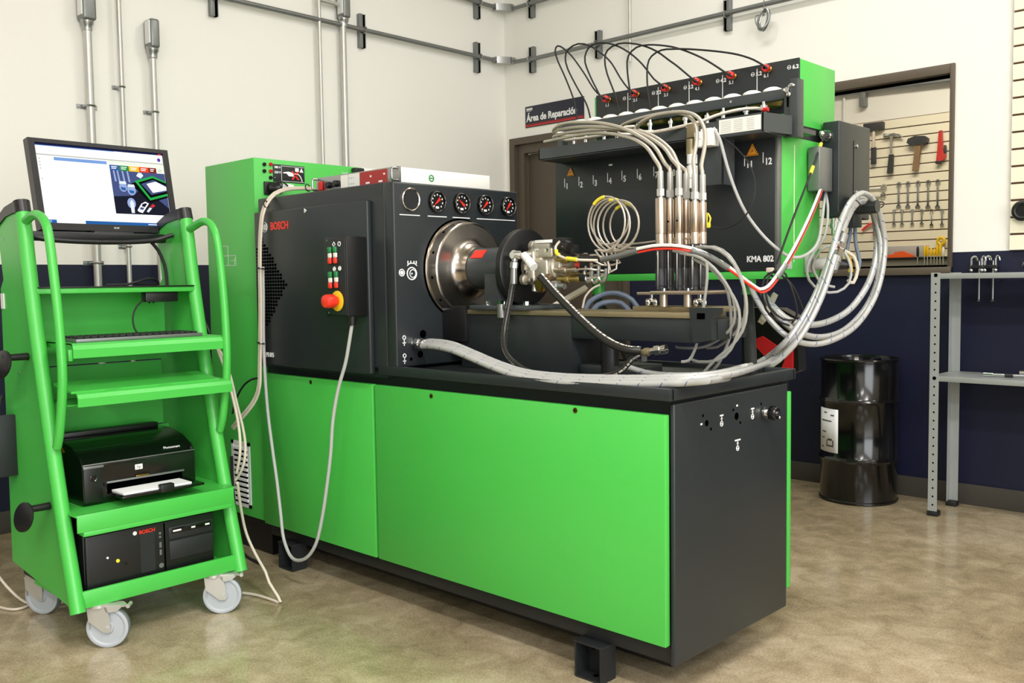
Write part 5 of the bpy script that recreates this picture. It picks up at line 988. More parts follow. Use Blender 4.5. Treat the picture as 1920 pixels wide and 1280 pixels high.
# casters
def caster(x, y, ang, brake):
    r = .0625; ax = V((math.cos(ang), math.sin(ang), 0)); rd = V((-ax.y, ax.x, 0))   # rd: rolling direction
    c = V((x, y, r)); piv = c - rd * .028
    def cyl_along(off0, off1, rr): return c + ax * off0, c + ax * off1
    w_ = B().lathe(c - ax * .015, ax, [(0, .02), (0, .050), (.002, .0615), (.006, r), (.024, r), (.028, .0615), (.030, .056), (.0295, .052), (.026, .048), (.026, .02), (.031, .018), (.031, 0)], 40).obj('wheel', 'wheel', None)
    attach_w = w_; w_.parent = tl; w_.matrix_parent_inverse = Matrix.Translation(-V(tl.location))
    B().lathe(c - ax * .0152, ax, [(.004, .0622), (.005, .0629), (.025, .0629), (.026, .0622)], 40).obj('tyre', 'tire', w_).matrix_parent_inverse = Matrix.Translation(-w_.location)
    f = B()
    for sgn in (1, -1):
        o = ax * (.020 * sgn)
        f.prism([c + o + rd * .012 - V((0, 0, .012)), c + o - rd * .008 - V((0, 0, .013)), piv + o - rd * .024 + V((0, 0, .025)), piv + o - rd * .026 + V((0, 0, r + .004)), piv + o + rd * .03 + V((0, 0, r + .004)), c + o + rd * .012 + V((0, 0, .03))], ax * (.002 * sgn))
    f.cyl(piv + V((0, 0, r + .003)), piv + V((0, 0, r + .012)), .031, n=20)
    f.cyl(piv - ax * .018 - rd * .024 + V((0, 0, -.005)), piv - ax * .018 - rd * .024 + V((0, 0, r)), .0035).cyl(c - ax * .024, c + ax * .025, .007, n=12)
    f.prism([piv - ax * .021 - rd * .0255 + V((0, 0, r + .003)), piv + ax * .021 - rd * .0255 + V((0, 0, r + .003)), piv + ax * .021 - rd * .020 - V((0, 0, .0)), piv - ax * .021 - rd * .020 - V((0, 0, .0))], -rd * .002)
    f.obj('caster_fork', 'emt', tl)
    if brake:
        g = B()
        b0 = piv + V((0, 0, r + .012))
        g.prism([b0 - ax * .02 + rd * .012, b0 + ax * .02 + rd * .012, b0 + ax * .018 + rd * .07 - V((0, 0, .004)), b0 + rd * .09 - V((0, 0, .010)), b0 - ax * .018 + rd * .07 - V((0, 0, .004))], (0, 0, -.006))
        g.prism([b0 + ax * .02 + rd * .02 - V((0, 0, .004)), b0 + ax * .02 + rd * .075 - V((0, 0, .010)), b0 + ax * .02 + rd * .06 - V((0, 0, .022)), b0 + ax * .02 + rd * .03 - V((0, 0, .026))], ax * .002)
        g.cyl(b0 + rd * .092 - ax * .016 - V((0, 0, .010)), b0 + rd * .092 + ax * .016 - V((0, 0, .010)), .006, n=10)
        g.obj('brake_lever', 'emt', tl)
caster(-2.830, 1.150, math.radians(-40), True)
caster(-2.835, 1.535, math.radians(-33), True)
caster(-3.29, 1.125, math.radians(-58), False)
caster(-3.29, 1.53, math.radians(-58), False)
# cable hooks and adapter on the near side
def hook(p, s):
    x, y, z = p
    o = B().cyl((x, y, z), (x, y + s * .075, z), .012, .010, n=14).obj('cable_hook', 'black', tl)
    B().lathe((x, y + s * .070, z - .022), (.25, s, .25), [(0, .038), (.004, .045), (.009, .045), (.012, .040)], 24).obj('hook_paddle', 'black', o)
hook((-2.9846,1.05,0.4313), -1); hook((-3.1095,1.05,0.8872), -1); hook((-3.16, TYR + .005, .955), 1)
ad = B().box((-3.345, .985, .50), (-3.27, 1.053, .68), .004).obj('adapter_box', 'black', tl)
B().box((-3.28, .978, .49), (-3.255, 1.053, .69), .002).obj('adapter_clamp', 'darker', ad)
B().tube([(-3.32, 1.02, .68), (-3.32, 1.015, .715), (-3.335, 1.0, .73)], .005, 8).obj('adapter_lead', 'cable_beige', ad)
B().tube([(-3.30, 1.02, .68), (-3.298, 1.02, .72), (-3.305, 1.03, .75), (-3.315, 1.04, .735)], .0035, 8).obj('adapter_lead', 'rubber', ad)
B().cyl((-3.31, 1.02, .68), (-3.312, 1.018, .705), .007, n=10).obj('adapter_plug', 'galv', ad)
B().box((-3.332, 1.050, 1.035), (-3.305, 1.0535, 1.085)).obj('rating_label', 'label', tl)

# ---------------------------------------------------------------- monitor
mo = thing('monitor', (-3.33, 1.42, 1.27), 'wide flat computer monitor showing a bright window, on top of the trolley', 'monitor')
C00, C10, C11, C01 = V((-3.320, 1.178, 1.297)), V((-3.320, 1.668, 1.297)), V((-3.362, 1.655, 1.607)), V((-3.362, 1.163, 1.607))
U = (C10 - C00); nrm = V((1, 0, .135)).normalized()
def sp(u, v, d=0.0): return (C00 * (1 - u) + C10 * u) * (1 - v) + (C01 * (1 - u) + C11 * u) * v + nrm * d
def sq(q, u0, v0, u1, v1, d, t=.0006): q.prism([sp(u0, v0, d), sp(u1, v0, d), sp(u1, v1, d), sp(u0, v1, d)], nrm * t); return q
back = B(); back.prism([sp(0, 0, -.03), sp(1, 0, -.03), sp(1, 1, -.03), sp(0, 1, -.03)], nrm * .028); back.prism([sp(.3, .1, -.055), sp(.7, .1, -.055), sp(.7, .8, -.055), sp(.3, .8, -.055)], nrm * .03); back.obj('back_shell', 'black', mo)
fr = B(); L0, L1, L2, L3 = .042, .958, .075, .955
sq(fr, 0, 0, 1, L2, -.002, .012); sq(fr, 0, L3, 1, 1, -.002, .012); sq(fr, 0, L2, L0, L3, -.002, .012); sq(fr, L1, L2, 1, L3, -.002, .012)
bz = fr.obj('bezel', 'black', mo)
bm_ = sp(.53, .030, .0102)
text('maker_lettering', 'acer', bm_ - V((0, .012, 0)), .012, 'label', bz, rot=Matrix((( 0, -.134, .991), (1, 0, 0), (0, .991, .134))))
B().ball(sp(.955, .03, .010), .0025).obj('power_light', 'scr_blue', bz)
sc = sq(B(), L0, L2, L1, L3, -.0015, .004).obj('screen', 'scr_white', mo)
def su(u, v): return L0 + (L1 - L0) * u, L3 - (L3 - L2) * v        # v measured downwards from the top of the screen
def srect(nm, m, u0, v0, u1, v1, d=.0026): a = su(u0, v1); b = su(u1, v0); return sq(B(), a[0], a[1], b[0], b[1], d).obj(nm, m, sc)
def spoly(nm, m, pts, d=.0034): return B().prism([sp(*su(u, v), d) for u, v in pts], nrm * .0005).obj(nm, m, sc)
srect('title_bar', 'scr_navy', 0, 0, 1, .024); srect('title_fade', 'scr_blue', 0, .024, .6, .032)
srect('tool_line', 'scr_grey', 0, .135, 1, .150); srect('tool_line', 'scr_cream', .545, .15, 1, .205)
srect('address_strip', 'scr_blue', .13, .165, .53, .205); srect('caption_print', 'scr_grey', .67, .17, .78, .176)
for k, (m_, u0, u1) in enumerate((('scr_tab_blue', .548, .625), ('scr_tab_green', .625, .703), ('scr_tab_yellow', .703, .787), ('scr_tab_red', .787, .866), ('scr_tab_brown', .866, .932), ('scr_cream', .932, .998))):
    o = srect('menu_tab', m_, u0, .205, u1, .275)
    for j in range(2): srect('tab_print', 'scr_white' if k < 5 else 'scr_grey', u0 + .014, .222 + j * .022, u1 - .018 - .008 * j, .232 + j * .022, .0032)
srect('picture', 'scr_img', .548, .275, .998, .845)
spoly('picture_shade', 'scr_img_dark', [(.548, .62), (.70, .60), (.80, .48), (.998, .75), (.998, .845), (.548, .845)], .0030)
for u in (.57, .60, .64, .68): spoly('picture_streak', 'scr_img_light', [(u, .275), (u + .012, .275), (u + .020, .42), (u + .006, .42)], .0030)
spoly('picture_glow', 'scr_img_glow', [(.755, .33), (.775, .285), (.80, .285), (.815, .32), (.79, .36)], .0030)
spoly('tablet_case', 'scr_black', [(.70, .44), (.86, .33), (.998, .40), (.998, .60), (.84, .685)], .0032)
spoly('tablet_rim', 'scr_img_green', [(.735, .40), (.89, .315), (.998, .385), (.998, .575), (.845, .65)], .0036)
spoly('tablet_face', 'scr_black', [(.765, .415), (.89, .345), (.998, .405), (.998, .545), (.85, .615)], .0040)
spoly('tablet_screen', 'scr_img', [(.785, .435), (.89, .37), (.995, .44), (.995, .515), (.86, .575)], .0044)
spoly('tablet_window', 'scr_white', [(.83, .43), (.91, .39), (.995, .455), (.995, .50), (.875, .545)], .0048)
for u, v, r in ((.635, .49, .042), (.70, .525, .046)):
    pp_ = [(u + r * .75 * math.cos(a * math.pi / 8), v + r * 1.5 * math.sin(a * math.pi / 8)) for a in range(16)]
    spoly('jar', 'scr_img_light', pp_, .0036); spoly('jar_lid', 'scr_img_glow', [(u - .025, v - .075), (u + .025, v - .075), (u + .03, v - .04), (u - .03, v - .04)], .0040); spoly('jar_content', 'scr_task', [(u - .022, v + .0), (u + .02, v + .01), (u + .015, v + .045), (u - .015, v + .04)], .0040)
spoly('orb', 'scr_img_light', [(.685 + .034 * math.cos(a * math.pi / 9), .70 + .07 * math.sin(a * math.pi / 9)) for a in range(18)], .0034)
spoly('orb_glow', 'scr_img_glow', [(.672, .69), (.69, .655), (.705, .70), (.70, .83), (.675, .83)], .0038)
spoly('phone', 'scr_white', [(.765, .70), (.80, .67), (.828, .695), (.765, .825), (.735, .81), (.725, .79)], .0038); spoly('phone_screen', 'scr_img_dark', [(.772, .705), (.80, .69), (.812, .70), (.79, .745), (.765, .735)], .0042); spoly('phone_screen', 'scr_img', [(.755, .745), (.785, .755), (.77, .785), (.745, .775)], .0042)
spoly('connector_picture', 'scr_red', [(.835, .735), (.86, .695), (.88, .72), (.86, .745)], .0038); spoly('connector_picture', 'scr_img_glow', [(.80, .80), (.83, .745), (.85, .755), (.815, .815)], .0038)
srect('task_bar', 'scr_task', .30, .955, 1, 1); srect('task_button', 'scr_task', .02, .955, .085, .995); srect('task_button', 'scr_blue', .03, .962, .05, .988, .0032); srect('task_print', 'scr_white', .80, .972, .92, .982, .0032); srect('task_print', 'scr_white', .93, .97, .975, .99, .0032)
spoly('round_icon', 'scr_purple', [(.965 + .014 * math.cos(a * math.pi / 6), .09 + .025 * math.sin(a * math.pi / 6)) for a in range(12)], .0034)
srect('close_button', 'scr_red', .965, .006, .99, .022, .0034)
for v in (.19, .23, .27, .31, .44): srect('side_icon', 'scr_grey', .018, v, .028, v + .016, .0032)
wire('monitor_cable', [(-3.27,1.5373,1.2642),(-3.26,1.561,1.2296),(-3.25,1.5764,1.1812),(-3.24,1.5777,1.1327),(-3.23,1.5734,1.0979)], .006, 'rubber', 'black cable dropping from the monitor to the top shelf')
tag(B().tube([(-3.24, 1.36, 1.108), (-3.2, 1.42, 1.110), (-3.19, 1.47, 1.125), (-3.2, 1.51, 1.128), (-3.22, 1.54, 1.110), (-3.21, 1.49, 1.109), (-3.20, 1.44, 1.109)], .0045, 8).obj('coiled_cord', 'rubber'), 'black cord coiled on the black mat under the monitor', 'cable')
# keyboard on the first tread, with its cord and hub box
kb = thing('keyboard', (-2.99, 1.34, .9325), 'flat dark keyboard seen edge-on on the upper trolley tread', 'keyboard')
B().box((-3.06, 1.125, .9322), (-2.915, 1.54, .943), .002).obj('keyboard_case', 'strut', kb)
k0 = None
for r_ in range(5):
    for c_ in range(18):
        if k0 is None: k0 = B().box((-3.052, 1.132, .943), (-3.034, 1.150, .949), .002, 1).obj('key', 'darker', kb)
        else:
            k = k0.copy(); COL.objects.link(k); k.location = (r_ * .027, c_ * .0222, 0)
hb_ = tag(B().box((-3.11, 1.42, 1.048), (-3.07, 1.535, 1.0815), .003).obj('hub_box', 'black'), 'small black box fixed under the top trolley shelf', 'box')
wire('cord', [(-3.09,1.4485,1.0605),(-3.09,1.4221,1.0557),(-3.085,1.393,1.033),(-3.08,1.3765,0.9976),(-3.075,1.3782,0.9617),(-3.07,1.3931,0.9341)] , .003, 'rubber', parent=kb)

# ---------------------------------------------------------------- printer
pr = thing('printer', (-3.05, 1.32, .4202), 'glossy black inkjet printer with white paper on the middle trolley shelf', 'printer')
x0, x1, y0, y1, z0 = -3.215, -2.925, 1.128, 1.502, .4202
prof = [(x1 - .01, z0), (x1, z0 + .015), (x1 + .002, z0 + .128), (x1 - .02, z0 + .150), (x1 - .08, z0 + .176), (x1 - .16, z0 + .190), (x0 + .02, z0 + .190), (x0, z0 + .175), (x0, z0)]
o = B().prism([(x, y0, z) for x, z in prof], (0, y1 - y0, 0)); o = o.obj('body', 'black_gloss', pr)
bv = o.modifiers.new('bevel', 'BEVEL'); bv.width = .006; bv.segments = 3; bv.limit_method = 'ANGLE'
B().box((x1 + .0, y0 + .003, z0 + .012), (x1 + .006, y0 + .060, z0 + .120), .003).obj('control_panel', 'black', pr)
B().box((x1 + .002, y0 + .002, z0 + .118), (x1 + .0065, y0 + .065, z0 + .126), .001).obj('panel_trim', 'strut', pr)
B().torus((x1 + .0065, y0 + .032, z0 + .088), (1, 0, 0), .0095, .002, 20, 8).cyl((x1 + .005, y0 + .032, z0 + .088), (x1 + .0075, y0 + .032, z0 + .088), .007, n=16).obj('power_button', 'black_gloss', pr)
B().ball((x1 + .007, y0 + .037, z0 + .080), .002).obj('button_light', 'white', pr)
B().box((x1 - .02, y0 + .075, z0 + .030), (x1 + .0025, y1 - .050, z0 + .068)).obj('paper_slot', 'hole', pr)
B().box((x1 + .001, y0 + .072, z0 + .064), (x1 + .008, y1 - .045, z0 + .070), .001).obj('slot_lip', 'strut', pr)
B().box((x1 - .02, y0 + .003, z0 + .1285), (x1 + .003, y1 - .003, z0 + .1315), .001).obj('lid_trim', 'strut', pr)
tr_ = B().box((x1 - .02, y0 + .078, z0 + .028), (x1 + .105, y1 - .025, z0 + .036), .002).obj('paper_tray', 'black_gloss', pr)
B().box((x1 + .085, y0 + .20, z0 + .026), (x1 + .108, y0 + .245, z0 + .052), .003).obj('paper_stop', 'black', tr_)
B().box((x1 + .003, y0 + .165, z0 + .070), (x1 + .009, y0 + .21, z0 + .076), .001).obj('slot_label', 'brass', pr)
lg = B().box((x1 + .0025, y0 + .165, z0 + .093), (x1 + .004, y0 + .190, z0 + .110), .002).obj('logo_plate', 'white', pr)
text('maker_lettering', 'hp', (x1 + .0044, y0 + .170, z0 + .098), .014, 'strut', lg, face='+x')
text('small_lettering', 'Photosmart', (x1 - .0098, y1 - .105, z0 + .1445), .012, 'white_print', pr, rot=Matrix(((0, -.64, .77), (1, 0, 0), (0, .77, .64))))
B().box((x1 - .24, y0 + .02, z0 + .190), (x1 - .20, y1 - .03, z0 + .208), .003).obj('paper_feed', 'black', pr)
tag(B().box((x1 - .01, y0 + .088, z0 + .0365), (x1 + .090, y1 - .062, z0 + .042)).obj('paper_stack', 'paper'), 'stack of white sheets lying in the open printer tray', 'paper')
tag(B().tube([(-3.19, 1.09, .625), (-3.15, 1.11, .612), (-3.11, 1.125, .598), (-3.08, 1.122, .575)], .004, 8).obj('orange_lead', 'yellow'), 'orange-yellow lead peeping out behind the printer corner', 'cable')
# ---------------------------------------------------------------- computer
pc = thing('desktop_computer', (-3.05, 1.31, .1505), 'black desktop computer lying flat on the lowest trolley shelf', 'computer')
px_ = -2.853
B().box((-3.22, 1.098, .1505), (px_ - .012, 1.522, .348), .003).obj('case', 'black', pc)
fc = B().box((px_ - .014, 1.100, .152), (px_, 1.520, .346), .005, 3).obj('front_cover', 'black', pc)
dv = (-2.853,1.3449,0.3379)
dy0, dy1 = 1.3646, 1.5162
od = B().box((px_ - .002, dy0 - .002, .282), (px_ + .003, dy1, .322), .002).obj('disc_drive', 'darker', fc)
B().box((px_ + .002, dy0 + .006, .300), (px_ + .0045, dy1 - .006, .318), .001).obj('drive_flap', 'black_gloss', fc)
for a, l in ((dy0 + .012, .028), (dy0 + .075, .014), (dy1 - .028, .016)): B().box((px_ + .0044, a, .306), (px_ + .005, a + l, .3115)).obj('drive_print', 'label', fc)
B().box((px_ - .001, dy0 - .018, .170), (px_ + .0006, dy0 - .013, .340)).obj('cover_gap', 'hole', fc)
B().box((px_ - .002, dy0 + .0, .215), (px_ + .002, dy1, .276), .002).obj('drive_blank', 'darker', fc)
B().box((px_ - .001, 1.268, .195), (px_ + .0012, 1.316, .322)).obj('dark_inset', 'darker', fc)
text('brand_lettering', 'BOSCH', (px_ + .0012, 1.266, .321), .016, 'red_bright', fc, face='+x', bold=.0004)
B().cyl((px_ - .001, 1.253, .3265), (px_ + .0012, 1.253, .3265), .0065, n=16).obj('brand_emblem', 'label', fc)
for zz in (.31, .298): B().cyl((px_, 1.334, zz), (px_ + .002, 1.334, zz), .004, n=10).obj('audio_jack', 'strut', fc)
for zz in (.272, .248): B().box((px_, 1.331, zz - .009), (px_ + .0012, 1.338, zz + .009)).obj('usb_port', 'strut', fc)
B().cyl((px_, 1.165, .268), (px_ + .002, 1.165, .268), .0035, n=10).obj('drive_light', 'label', fc)
B().cyl((px_, 1.196, .252), (px_ + .003, 1.196, .252), .0055, n=14).obj('power_light', 'yellow_tag', fc)
B().cyl((px_, 1.222, .238), (px_ + .002, 1.222, .238), .005, n=12).obj('reset_button', 'black_gloss', fc)
B().cyl((px_, 1.335, .205), (px_ + .002, 1.335, .205), .008, n=14).obj('lock_badge', 'strut', fc)
# leads on the floor behind the trolley
wire('floor_lead', [(-3.33, 1.0, .40), (-3.40, .98, .25), (-3.42, 1.03, .12), (-3.40, 1.10, .02), (-3.36, 1.16, .008), (-3.30, 1.25, .008)], .0045, 'cable_beige', 'pale lead dropping to the floor behind the trolley side', n=8)
wire('floor_lead', [(-3.6175,1.0197,0.006),(-3.4505,1.0368,0.006),(-3.3852,1.0665,0.006),(-3.3958,1.113,0.006),(-3.4497,1.1669,0.006)] + [(-3.30, 1.30, .006)], .0045, 'cable_beige', 'pale lead lying on the floor at the rear trolley caster', n=8)
# ================================================================ wall services: conduits, struts, sign
LX = -4.47
def conduit(pts, r, label, clips=(), box=None, name='conduit', face='x', m='emt', group=None):
    t = thing(name, pts[0], label, 'conduit', group)
    B().tube(pts, r, 12, smooth=False).obj('pipe', m, t)
    for c in clips:
        c = V(c); q = B()
        if face == 'x':
            q.box((WX, c.y - r * 2.6, c.z - .010), (WX + .004, c.y + r * 2.6, c.z + .010)).tube([c + V((-.03, -r * 1.25, 0)), c + V((r * .6, -r * 1.1, 0)), c + V((r * 1.15, 0, 0)), c + V((r * .6, r * 1.1, 0)), c + V((-.03, r * 1.25, 0))], .0045, 6)
            for s in (1, -1): q.cyl((WX + .002, c.y + s * r * 2.1, c.z), (WX + .010, c.y + s * r * 2.1, c.z), .005, n=8)
        q.obj('clip', 'galv', t)
    if box:
        y, z0, z1, w_ = box
        o = B().box((WX + .004, y - w_, z0), (WX + .085, y + w_, z1), .012, 3).obj('junction_fitting', 'strut', t)
        B().box((WX + .03, y - w_ - .006, z0 + .02), (WX + .078, y - w_ + .002, z1 - .01), .003).obj('fitting_cover', 'label', o)
        B().lathe((LX, y, z0 + .006), (0, 0, -1), [(0, .03), (.02, .028), (.028, .022), (.05, .022), (.052, .017)], 16).obj('fitting_collar', 'galv', o)
    return t
conduit([(LX, 1.838, .02), (LX, 1.838, 2.36)], .0185, 'thick steel conduit at far left behind the monitor', [(LX, 1.838, 1.95), (LX, 1.838, 1.216)], (1.838, 2.34, 2.52, .032))
conduit([(LX, 1.990, .02), (LX, 1.990, CEIL)], .0115, 'thin steel conduit running up between the two thicker ones at left', [(LX, 1.990, 2.059), (LX, 1.990, 1.296)])
conduit([(LX, 2.150, .02), (LX, 2.150, 2.29)], .0150, 'steel conduit ending in a small grey fitting above the monitor', [(LX, 2.150, 1.959)], (2.150, 2.265, 2.405, .024))
conduit([(LX, 3.135, .5), (LX, 3.135, CEIL)], .0115, 'thin steel conduit rising behind the green cabinet')
t5 = conduit([(LX, 3.298, .5), (LX, 3.298, 2.64)], .0185, 'thick steel conduit rising behind the cabinet into a fitting', (), (3.305, 2.63, 2.86, .026))
conduit([(LX, 3.135, 2.705), (LX, 3.28, 2.703)], .0125, 'short horizontal conduit stub joining two upright conduits', name='conduit_stub')
HZ = 2.592
t = thing('wall_conduit', (WX + .05, 3.4, HZ), 'long horizontal grey conduit along the left wall turning at the corner', 'conduit')
B().tube([(LX, -3.5, HZ), (LX, 4.545, HZ)], .0135, 10, smooth=False).obj('pipe', 'strut', t)
e = B().prism([(LX - .012, 4.545, HZ - .022), (LX + .022, 4.545, HZ - .022), (-4.395, 4.625, HZ - .022), (-4.395, 4.66, HZ - .022), (-4.43, 4.66, HZ - .022)], (0, 0, .044)).obj('corner_fitting', 'galv', t)
for a, d in (((LX, 4.53, HZ), (0, 1, 0)), ((-4.41, 4.645, HZ - .003), (1, 0, 0))): B().lathe(a, d, [(0, .018), (.02, .018), (.02, .022), (.03, .022)], 14).obj('fitting_nut', 'galv', e)
t = thing('wall_conduit', (-3, 4.65, HZ), 'long horizontal grey conduit along the back wall above the measuring unit', 'conduit')
B().tube([(-4.40, 4.645, HZ - .010), (-4.20, 4.645, 2.572), (4.4, 4.645, 2.556)], .0135, 10, smooth=False).obj('pipe', 'strut', t)
t = thing('wall_conduit', (-4.45, 4.6, 2.93), 'upper grey conduit with a corner fitting at the top of the picture', 'conduit')
B().tube([(LX, -3.5, 2.95), (LX, 4.545, 2.945)], .0135, 10, smooth=False).tube([(-4.39, 4.645, 2.935), (4.4, 4.645, 2.935)], .0135, 10, smooth=False).obj('pipe', 'strut', t)
B().prism([(LX - .012, 4.545, 2.92), (LX + .022, 4.545, 2.92), (-4.39, 4.625, 2.92), (-4.39, 4.66, 2.92), (-4.43, 4.66, 2.92)], (0, 0, .044)).obj('corner_fitting', 'galv', t)
conduit([(-3.425, 4.655, 2.42), (-3.425, 4.655, CEIL)], .009, 'thin upright conduit on the back wall behind the black loops')
def strut(p, onx, label):
    # slotted steel channel, open to the right of the viewer, with a clamp round the conduit
    x, y, z = p; t = thing('strut_channel', p, label, 'bracket', 'short strut channels carrying the conduits')
    if onx:
        B().box((WX + .001, y - .021, z - .098), (WX + .030, y + .002, z + .098), .001).box((WX + .001, y + .018, z - .098), (WX + .030, y + .021, z + .098)).obj('channel', 'strut', t)
        B().box((WX + .001, y + .002, z - .096), (WX + .024, y + .018, z + .096)).obj('channel_slot', 'hole', t)
        B().tube([(WX + .02, y, z - .020), (WX + .062, y, z - .012), (WX + .064, y, z + .012), (WX + .02, y, z + .020)], .004, 6).obj('pipe_clamp', 'galv', t)
    else:
        B().box((x - .002, WY - .030, z - .084), (x + .021, WY - .001, z + .084), .001).box((x - .021, WY - .030, z - .084), (x - .018, WY - .001, z + .084)).obj('channel', 'strut', t)
        B().box((x - .018, WY - .024, z - .082), (x - .002, WY - .001, z + .082)).obj('channel_slot', 'hole', t)
        B().tube([(x, WY - .02, z - .020), (x, WY - .060, z - .012), (x, WY - .062, z + .012), (x, WY - .02, z + .020)], .004, 6).obj('pipe_clamp', 'galv', t)
strut((0, 2.50, HZ), True, 'strut channel at the top edge, leftmost on the left wall')
strut((0, 3.453, HZ), True, 'strut channel on the left wall between the fittings and the corner')
strut((0, 4.407, HZ), True, 'lower strut channel on the left wall next to the corner')
strut((0, 4.414, 2.945), True, 'upper strut channel on the left wall next to the corner')
strut((-4.241, 0, 2.575), False, 'lower strut channel on the back wall next to the corner')
strut((-4.241, 0, 2.935), False, 'upper strut channel on the back wall next to the corner')
strut((-3.680, 0, 2.573), False, 'strut channel on the back wall behind the black loops')
strut((-2.763, 0, 2.565), False, 'strut channel on the back wall left of the hanging wire knot')
# hanging knot of wire
t = thing('wire_knot', (-2.519, 4.64, 2.42), 'knotted bunch of grey wire hanging from the back wall conduit', 'wire')
B().tube([(-2.519, 4.63, CEIL), (-2.518, 4.628, 2.6), (-2.516, 4.625, 2.535)], .003, 6, step=.1).obj('hanging_wire', 'strut', t)
for k in range(5):
    c = V((-2.510 + .006 * math.sin(k * 2), 4.62 - .004 * k, 2.478 + .005 * math.cos(k * 3))); a = .2 * k - .3
    B().tube([c + V((math.sin(th) * .028 * math.cos(a) + math.cos(th) * .012, .006 * math.sin(2 * th + k), math.cos(th) * .05)) for th in [2 * math.pi * j / 10 for j in range(11)]], .0042, 6).obj('wire_loop', 'strut' if k % 2 else 'galv', t)
B().tube([(-2.53, 4.62, 2.51), (-2.556, 4.615, 2.508), (-2.562, 4.615, 2.49), (-2.55, 4.612, 2.455), (-2.52, 4.61, 2.43)], .003, 6).obj('wire_loop', 'strut', t)
# sign
t = thing('area_sign', (-4.066, WY, 2.13), 'dark blue sign reading Área de Reparación above the brown door', 'sign')
sx0, sx1, sz0, sz1 = -4.322, -3.812, 2.135, 2.276
B().box((sx0, WY - .006, sz0), (sx1, WY - .001, sz1), .001).obj('sign_board', 'sign', t)
B().box((sx0 + .003, WY - .0068, sz0 + .006), (sx1 - .003, WY - .0055, sz0 + .015)).box((sx0 + .003, WY - .0068, sz0 + .019), (sx1 - .003, WY - .0055, sz0 + .0215)).obj('red_stripe', 'red', t)
text('sign_lettering', 'Área de Reparación', (sx0 + .012, WY - .0066, sz0 + .040), .064, 'white_print', t, bold=.002, sx=.86)
B().box((sx0 + .012, WY - .0068, sz1 - .026), (sx0 + .066, WY - .0055, sz1 - .013)).box((sx0 + .010, WY - .0068, sz1 - .033), (sx0 + .060, WY - .0055, sz1 - .030)).obj('sign_logo', 'label', t)

# ================================================================ drum
dr = thing('steel_drum', (-1.915, 4.482, 0), 'glossy black steel drum with white label against the navy wall', 'drum')
R = .186; dc = (-1.915, 4.482, 0)
B().lathe(dc, (0, 0, 1), [(0, .0), (.0, R - .004), (.004, R), (.012, R), (.016, R - .005), (.195, R - .006), (.204, R), (.211, R + .004), (.218, R), (.226, R - .006), (.482, R - .006), (.490, R), (.497, R + .004), (.504, R), (.512, R - .006), (.684, R - .006), (.688, R), (.698, R), (.702, R - .004), (.700, R - .010), (.690, R - .012), (.688, 0)], 56).obj('shell', 'black_gloss', dr)
B().torus((dc[0], dc[1], .697), (0, 0, 1), R - .004, .006, 48, 8).obj('rim', 'black_gloss', dr)
for x, y in ((-.04, .06), (.09, -.02)): B().cyl((dc[0] + x, dc[1] + y, .688), (dc[0] + x, dc[1] + y, .705), .026, n=8).obj('bung', 'chrome', dr)
# curved label on the side
q = B(); P0, P1 = [], []
for k in range(7):
    a = math.radians(-143 + k * 7.5)
    P0.append(V((dc[0] + math.cos(a) * (R - .0045), dc[1] + math.sin(a) * (R - .0045), .245))); P1.append(V((P0[-1].x, P0[-1].y, .458)))
vs0 = [q.bm.verts.new(p) for p in P0]; vs1 = [q.bm.verts.new(p) for p in P1]
for k in range(6): q.bm.faces.new((vs0[k], vs0[k + 1], vs1[k + 1], vs1[k]))
lb = q.obj('drum_label', 'paper', dr)
md = lb.modifiers.new('solid', 'SOLIDIFY'); md.thickness = .001; md.offset = 0
def on_drum(a0, a1, z0, z1, name, m):
    q = B(); r_ = R - .0036
    for k in range(3):
        aa, ab = math.radians(a0 + (a1 - a0) * k / 3), math.radians(a0 + (a1 - a0) * (k + 1) / 3)
        f = [V((dc[0] + math.cos(a) * r_, dc[1] + math.sin(a) * r_, z)) for a, z in ((aa, z0), (ab, z0), (ab, z1), (aa, z1))]
        q.prism(f, V((math.cos(aa), math.sin(aa), 0)) * .0005)
    return q.obj(name, m, lb)
for k, (a0, a1, z) in enumerate(((-128, -120, .435), (-112, -105, .425), (-135, -110, .395), (-133, -122, .34), (-135, -126, .31), (-135, -128, .265))): on_drum(a0, a1, z, z + .006, 'label_print', 'strut')
on_drum(-121, -106, .272, .280, 'label_emblem', 'frame'); on_drum(-121, -119, .272, .305, 'label_emblem', 'frame'); on_drum(-108, -106, .272, .305, 'label_emblem', 'frame'); on_drum(-118, -109, .302, .312, 'label_emblem', 'frame')

# ================================================================ grey shelf unit at right
sh = thing('shelf_unit', (-.9, 4.5, 0), 'grey slotted angle shelf unit at the right edge before the navy wall', 'shelf')
SX, SXR, SYF, SYB = -1.533, -.35, 4.352, 4.633
def post(x, y, sx, sy):
    o = B().box((x, y - .001, .012), (x + sx * .040, y + sy * .0025 - .001, 1.112)).box((x, y, .012), (x + sx * .0025, y + sy * .040, 1.112)).obj('post', 'galv_paint', sh)
    q = B()
    for k in range(28):
        z = 1.100 - k * .0388
        if z > .05:
            r_ = .0085 if k in (0, 12) else .0042
            q.cyl((x + sx * .021, y - .0015, z), (x + sx * .021, y + .004, z), r_, n=10)
    stuff(q.obj('bolt_holes', 'hole', o))
    B().box((x - sx * .004, y - .004 if sy > 0 else y - .040, 0), (x + sx * .044, y + .040 if sy > 0 else y + .006, .024), .003).obj('foot_cap', 'rubber', sh)
post(SX, SYF, 1, 1); post(SX - .0, SYB, 1, -1); post(SXR, SYF, -1, 1); post(SXR, SYB, -1, -1)
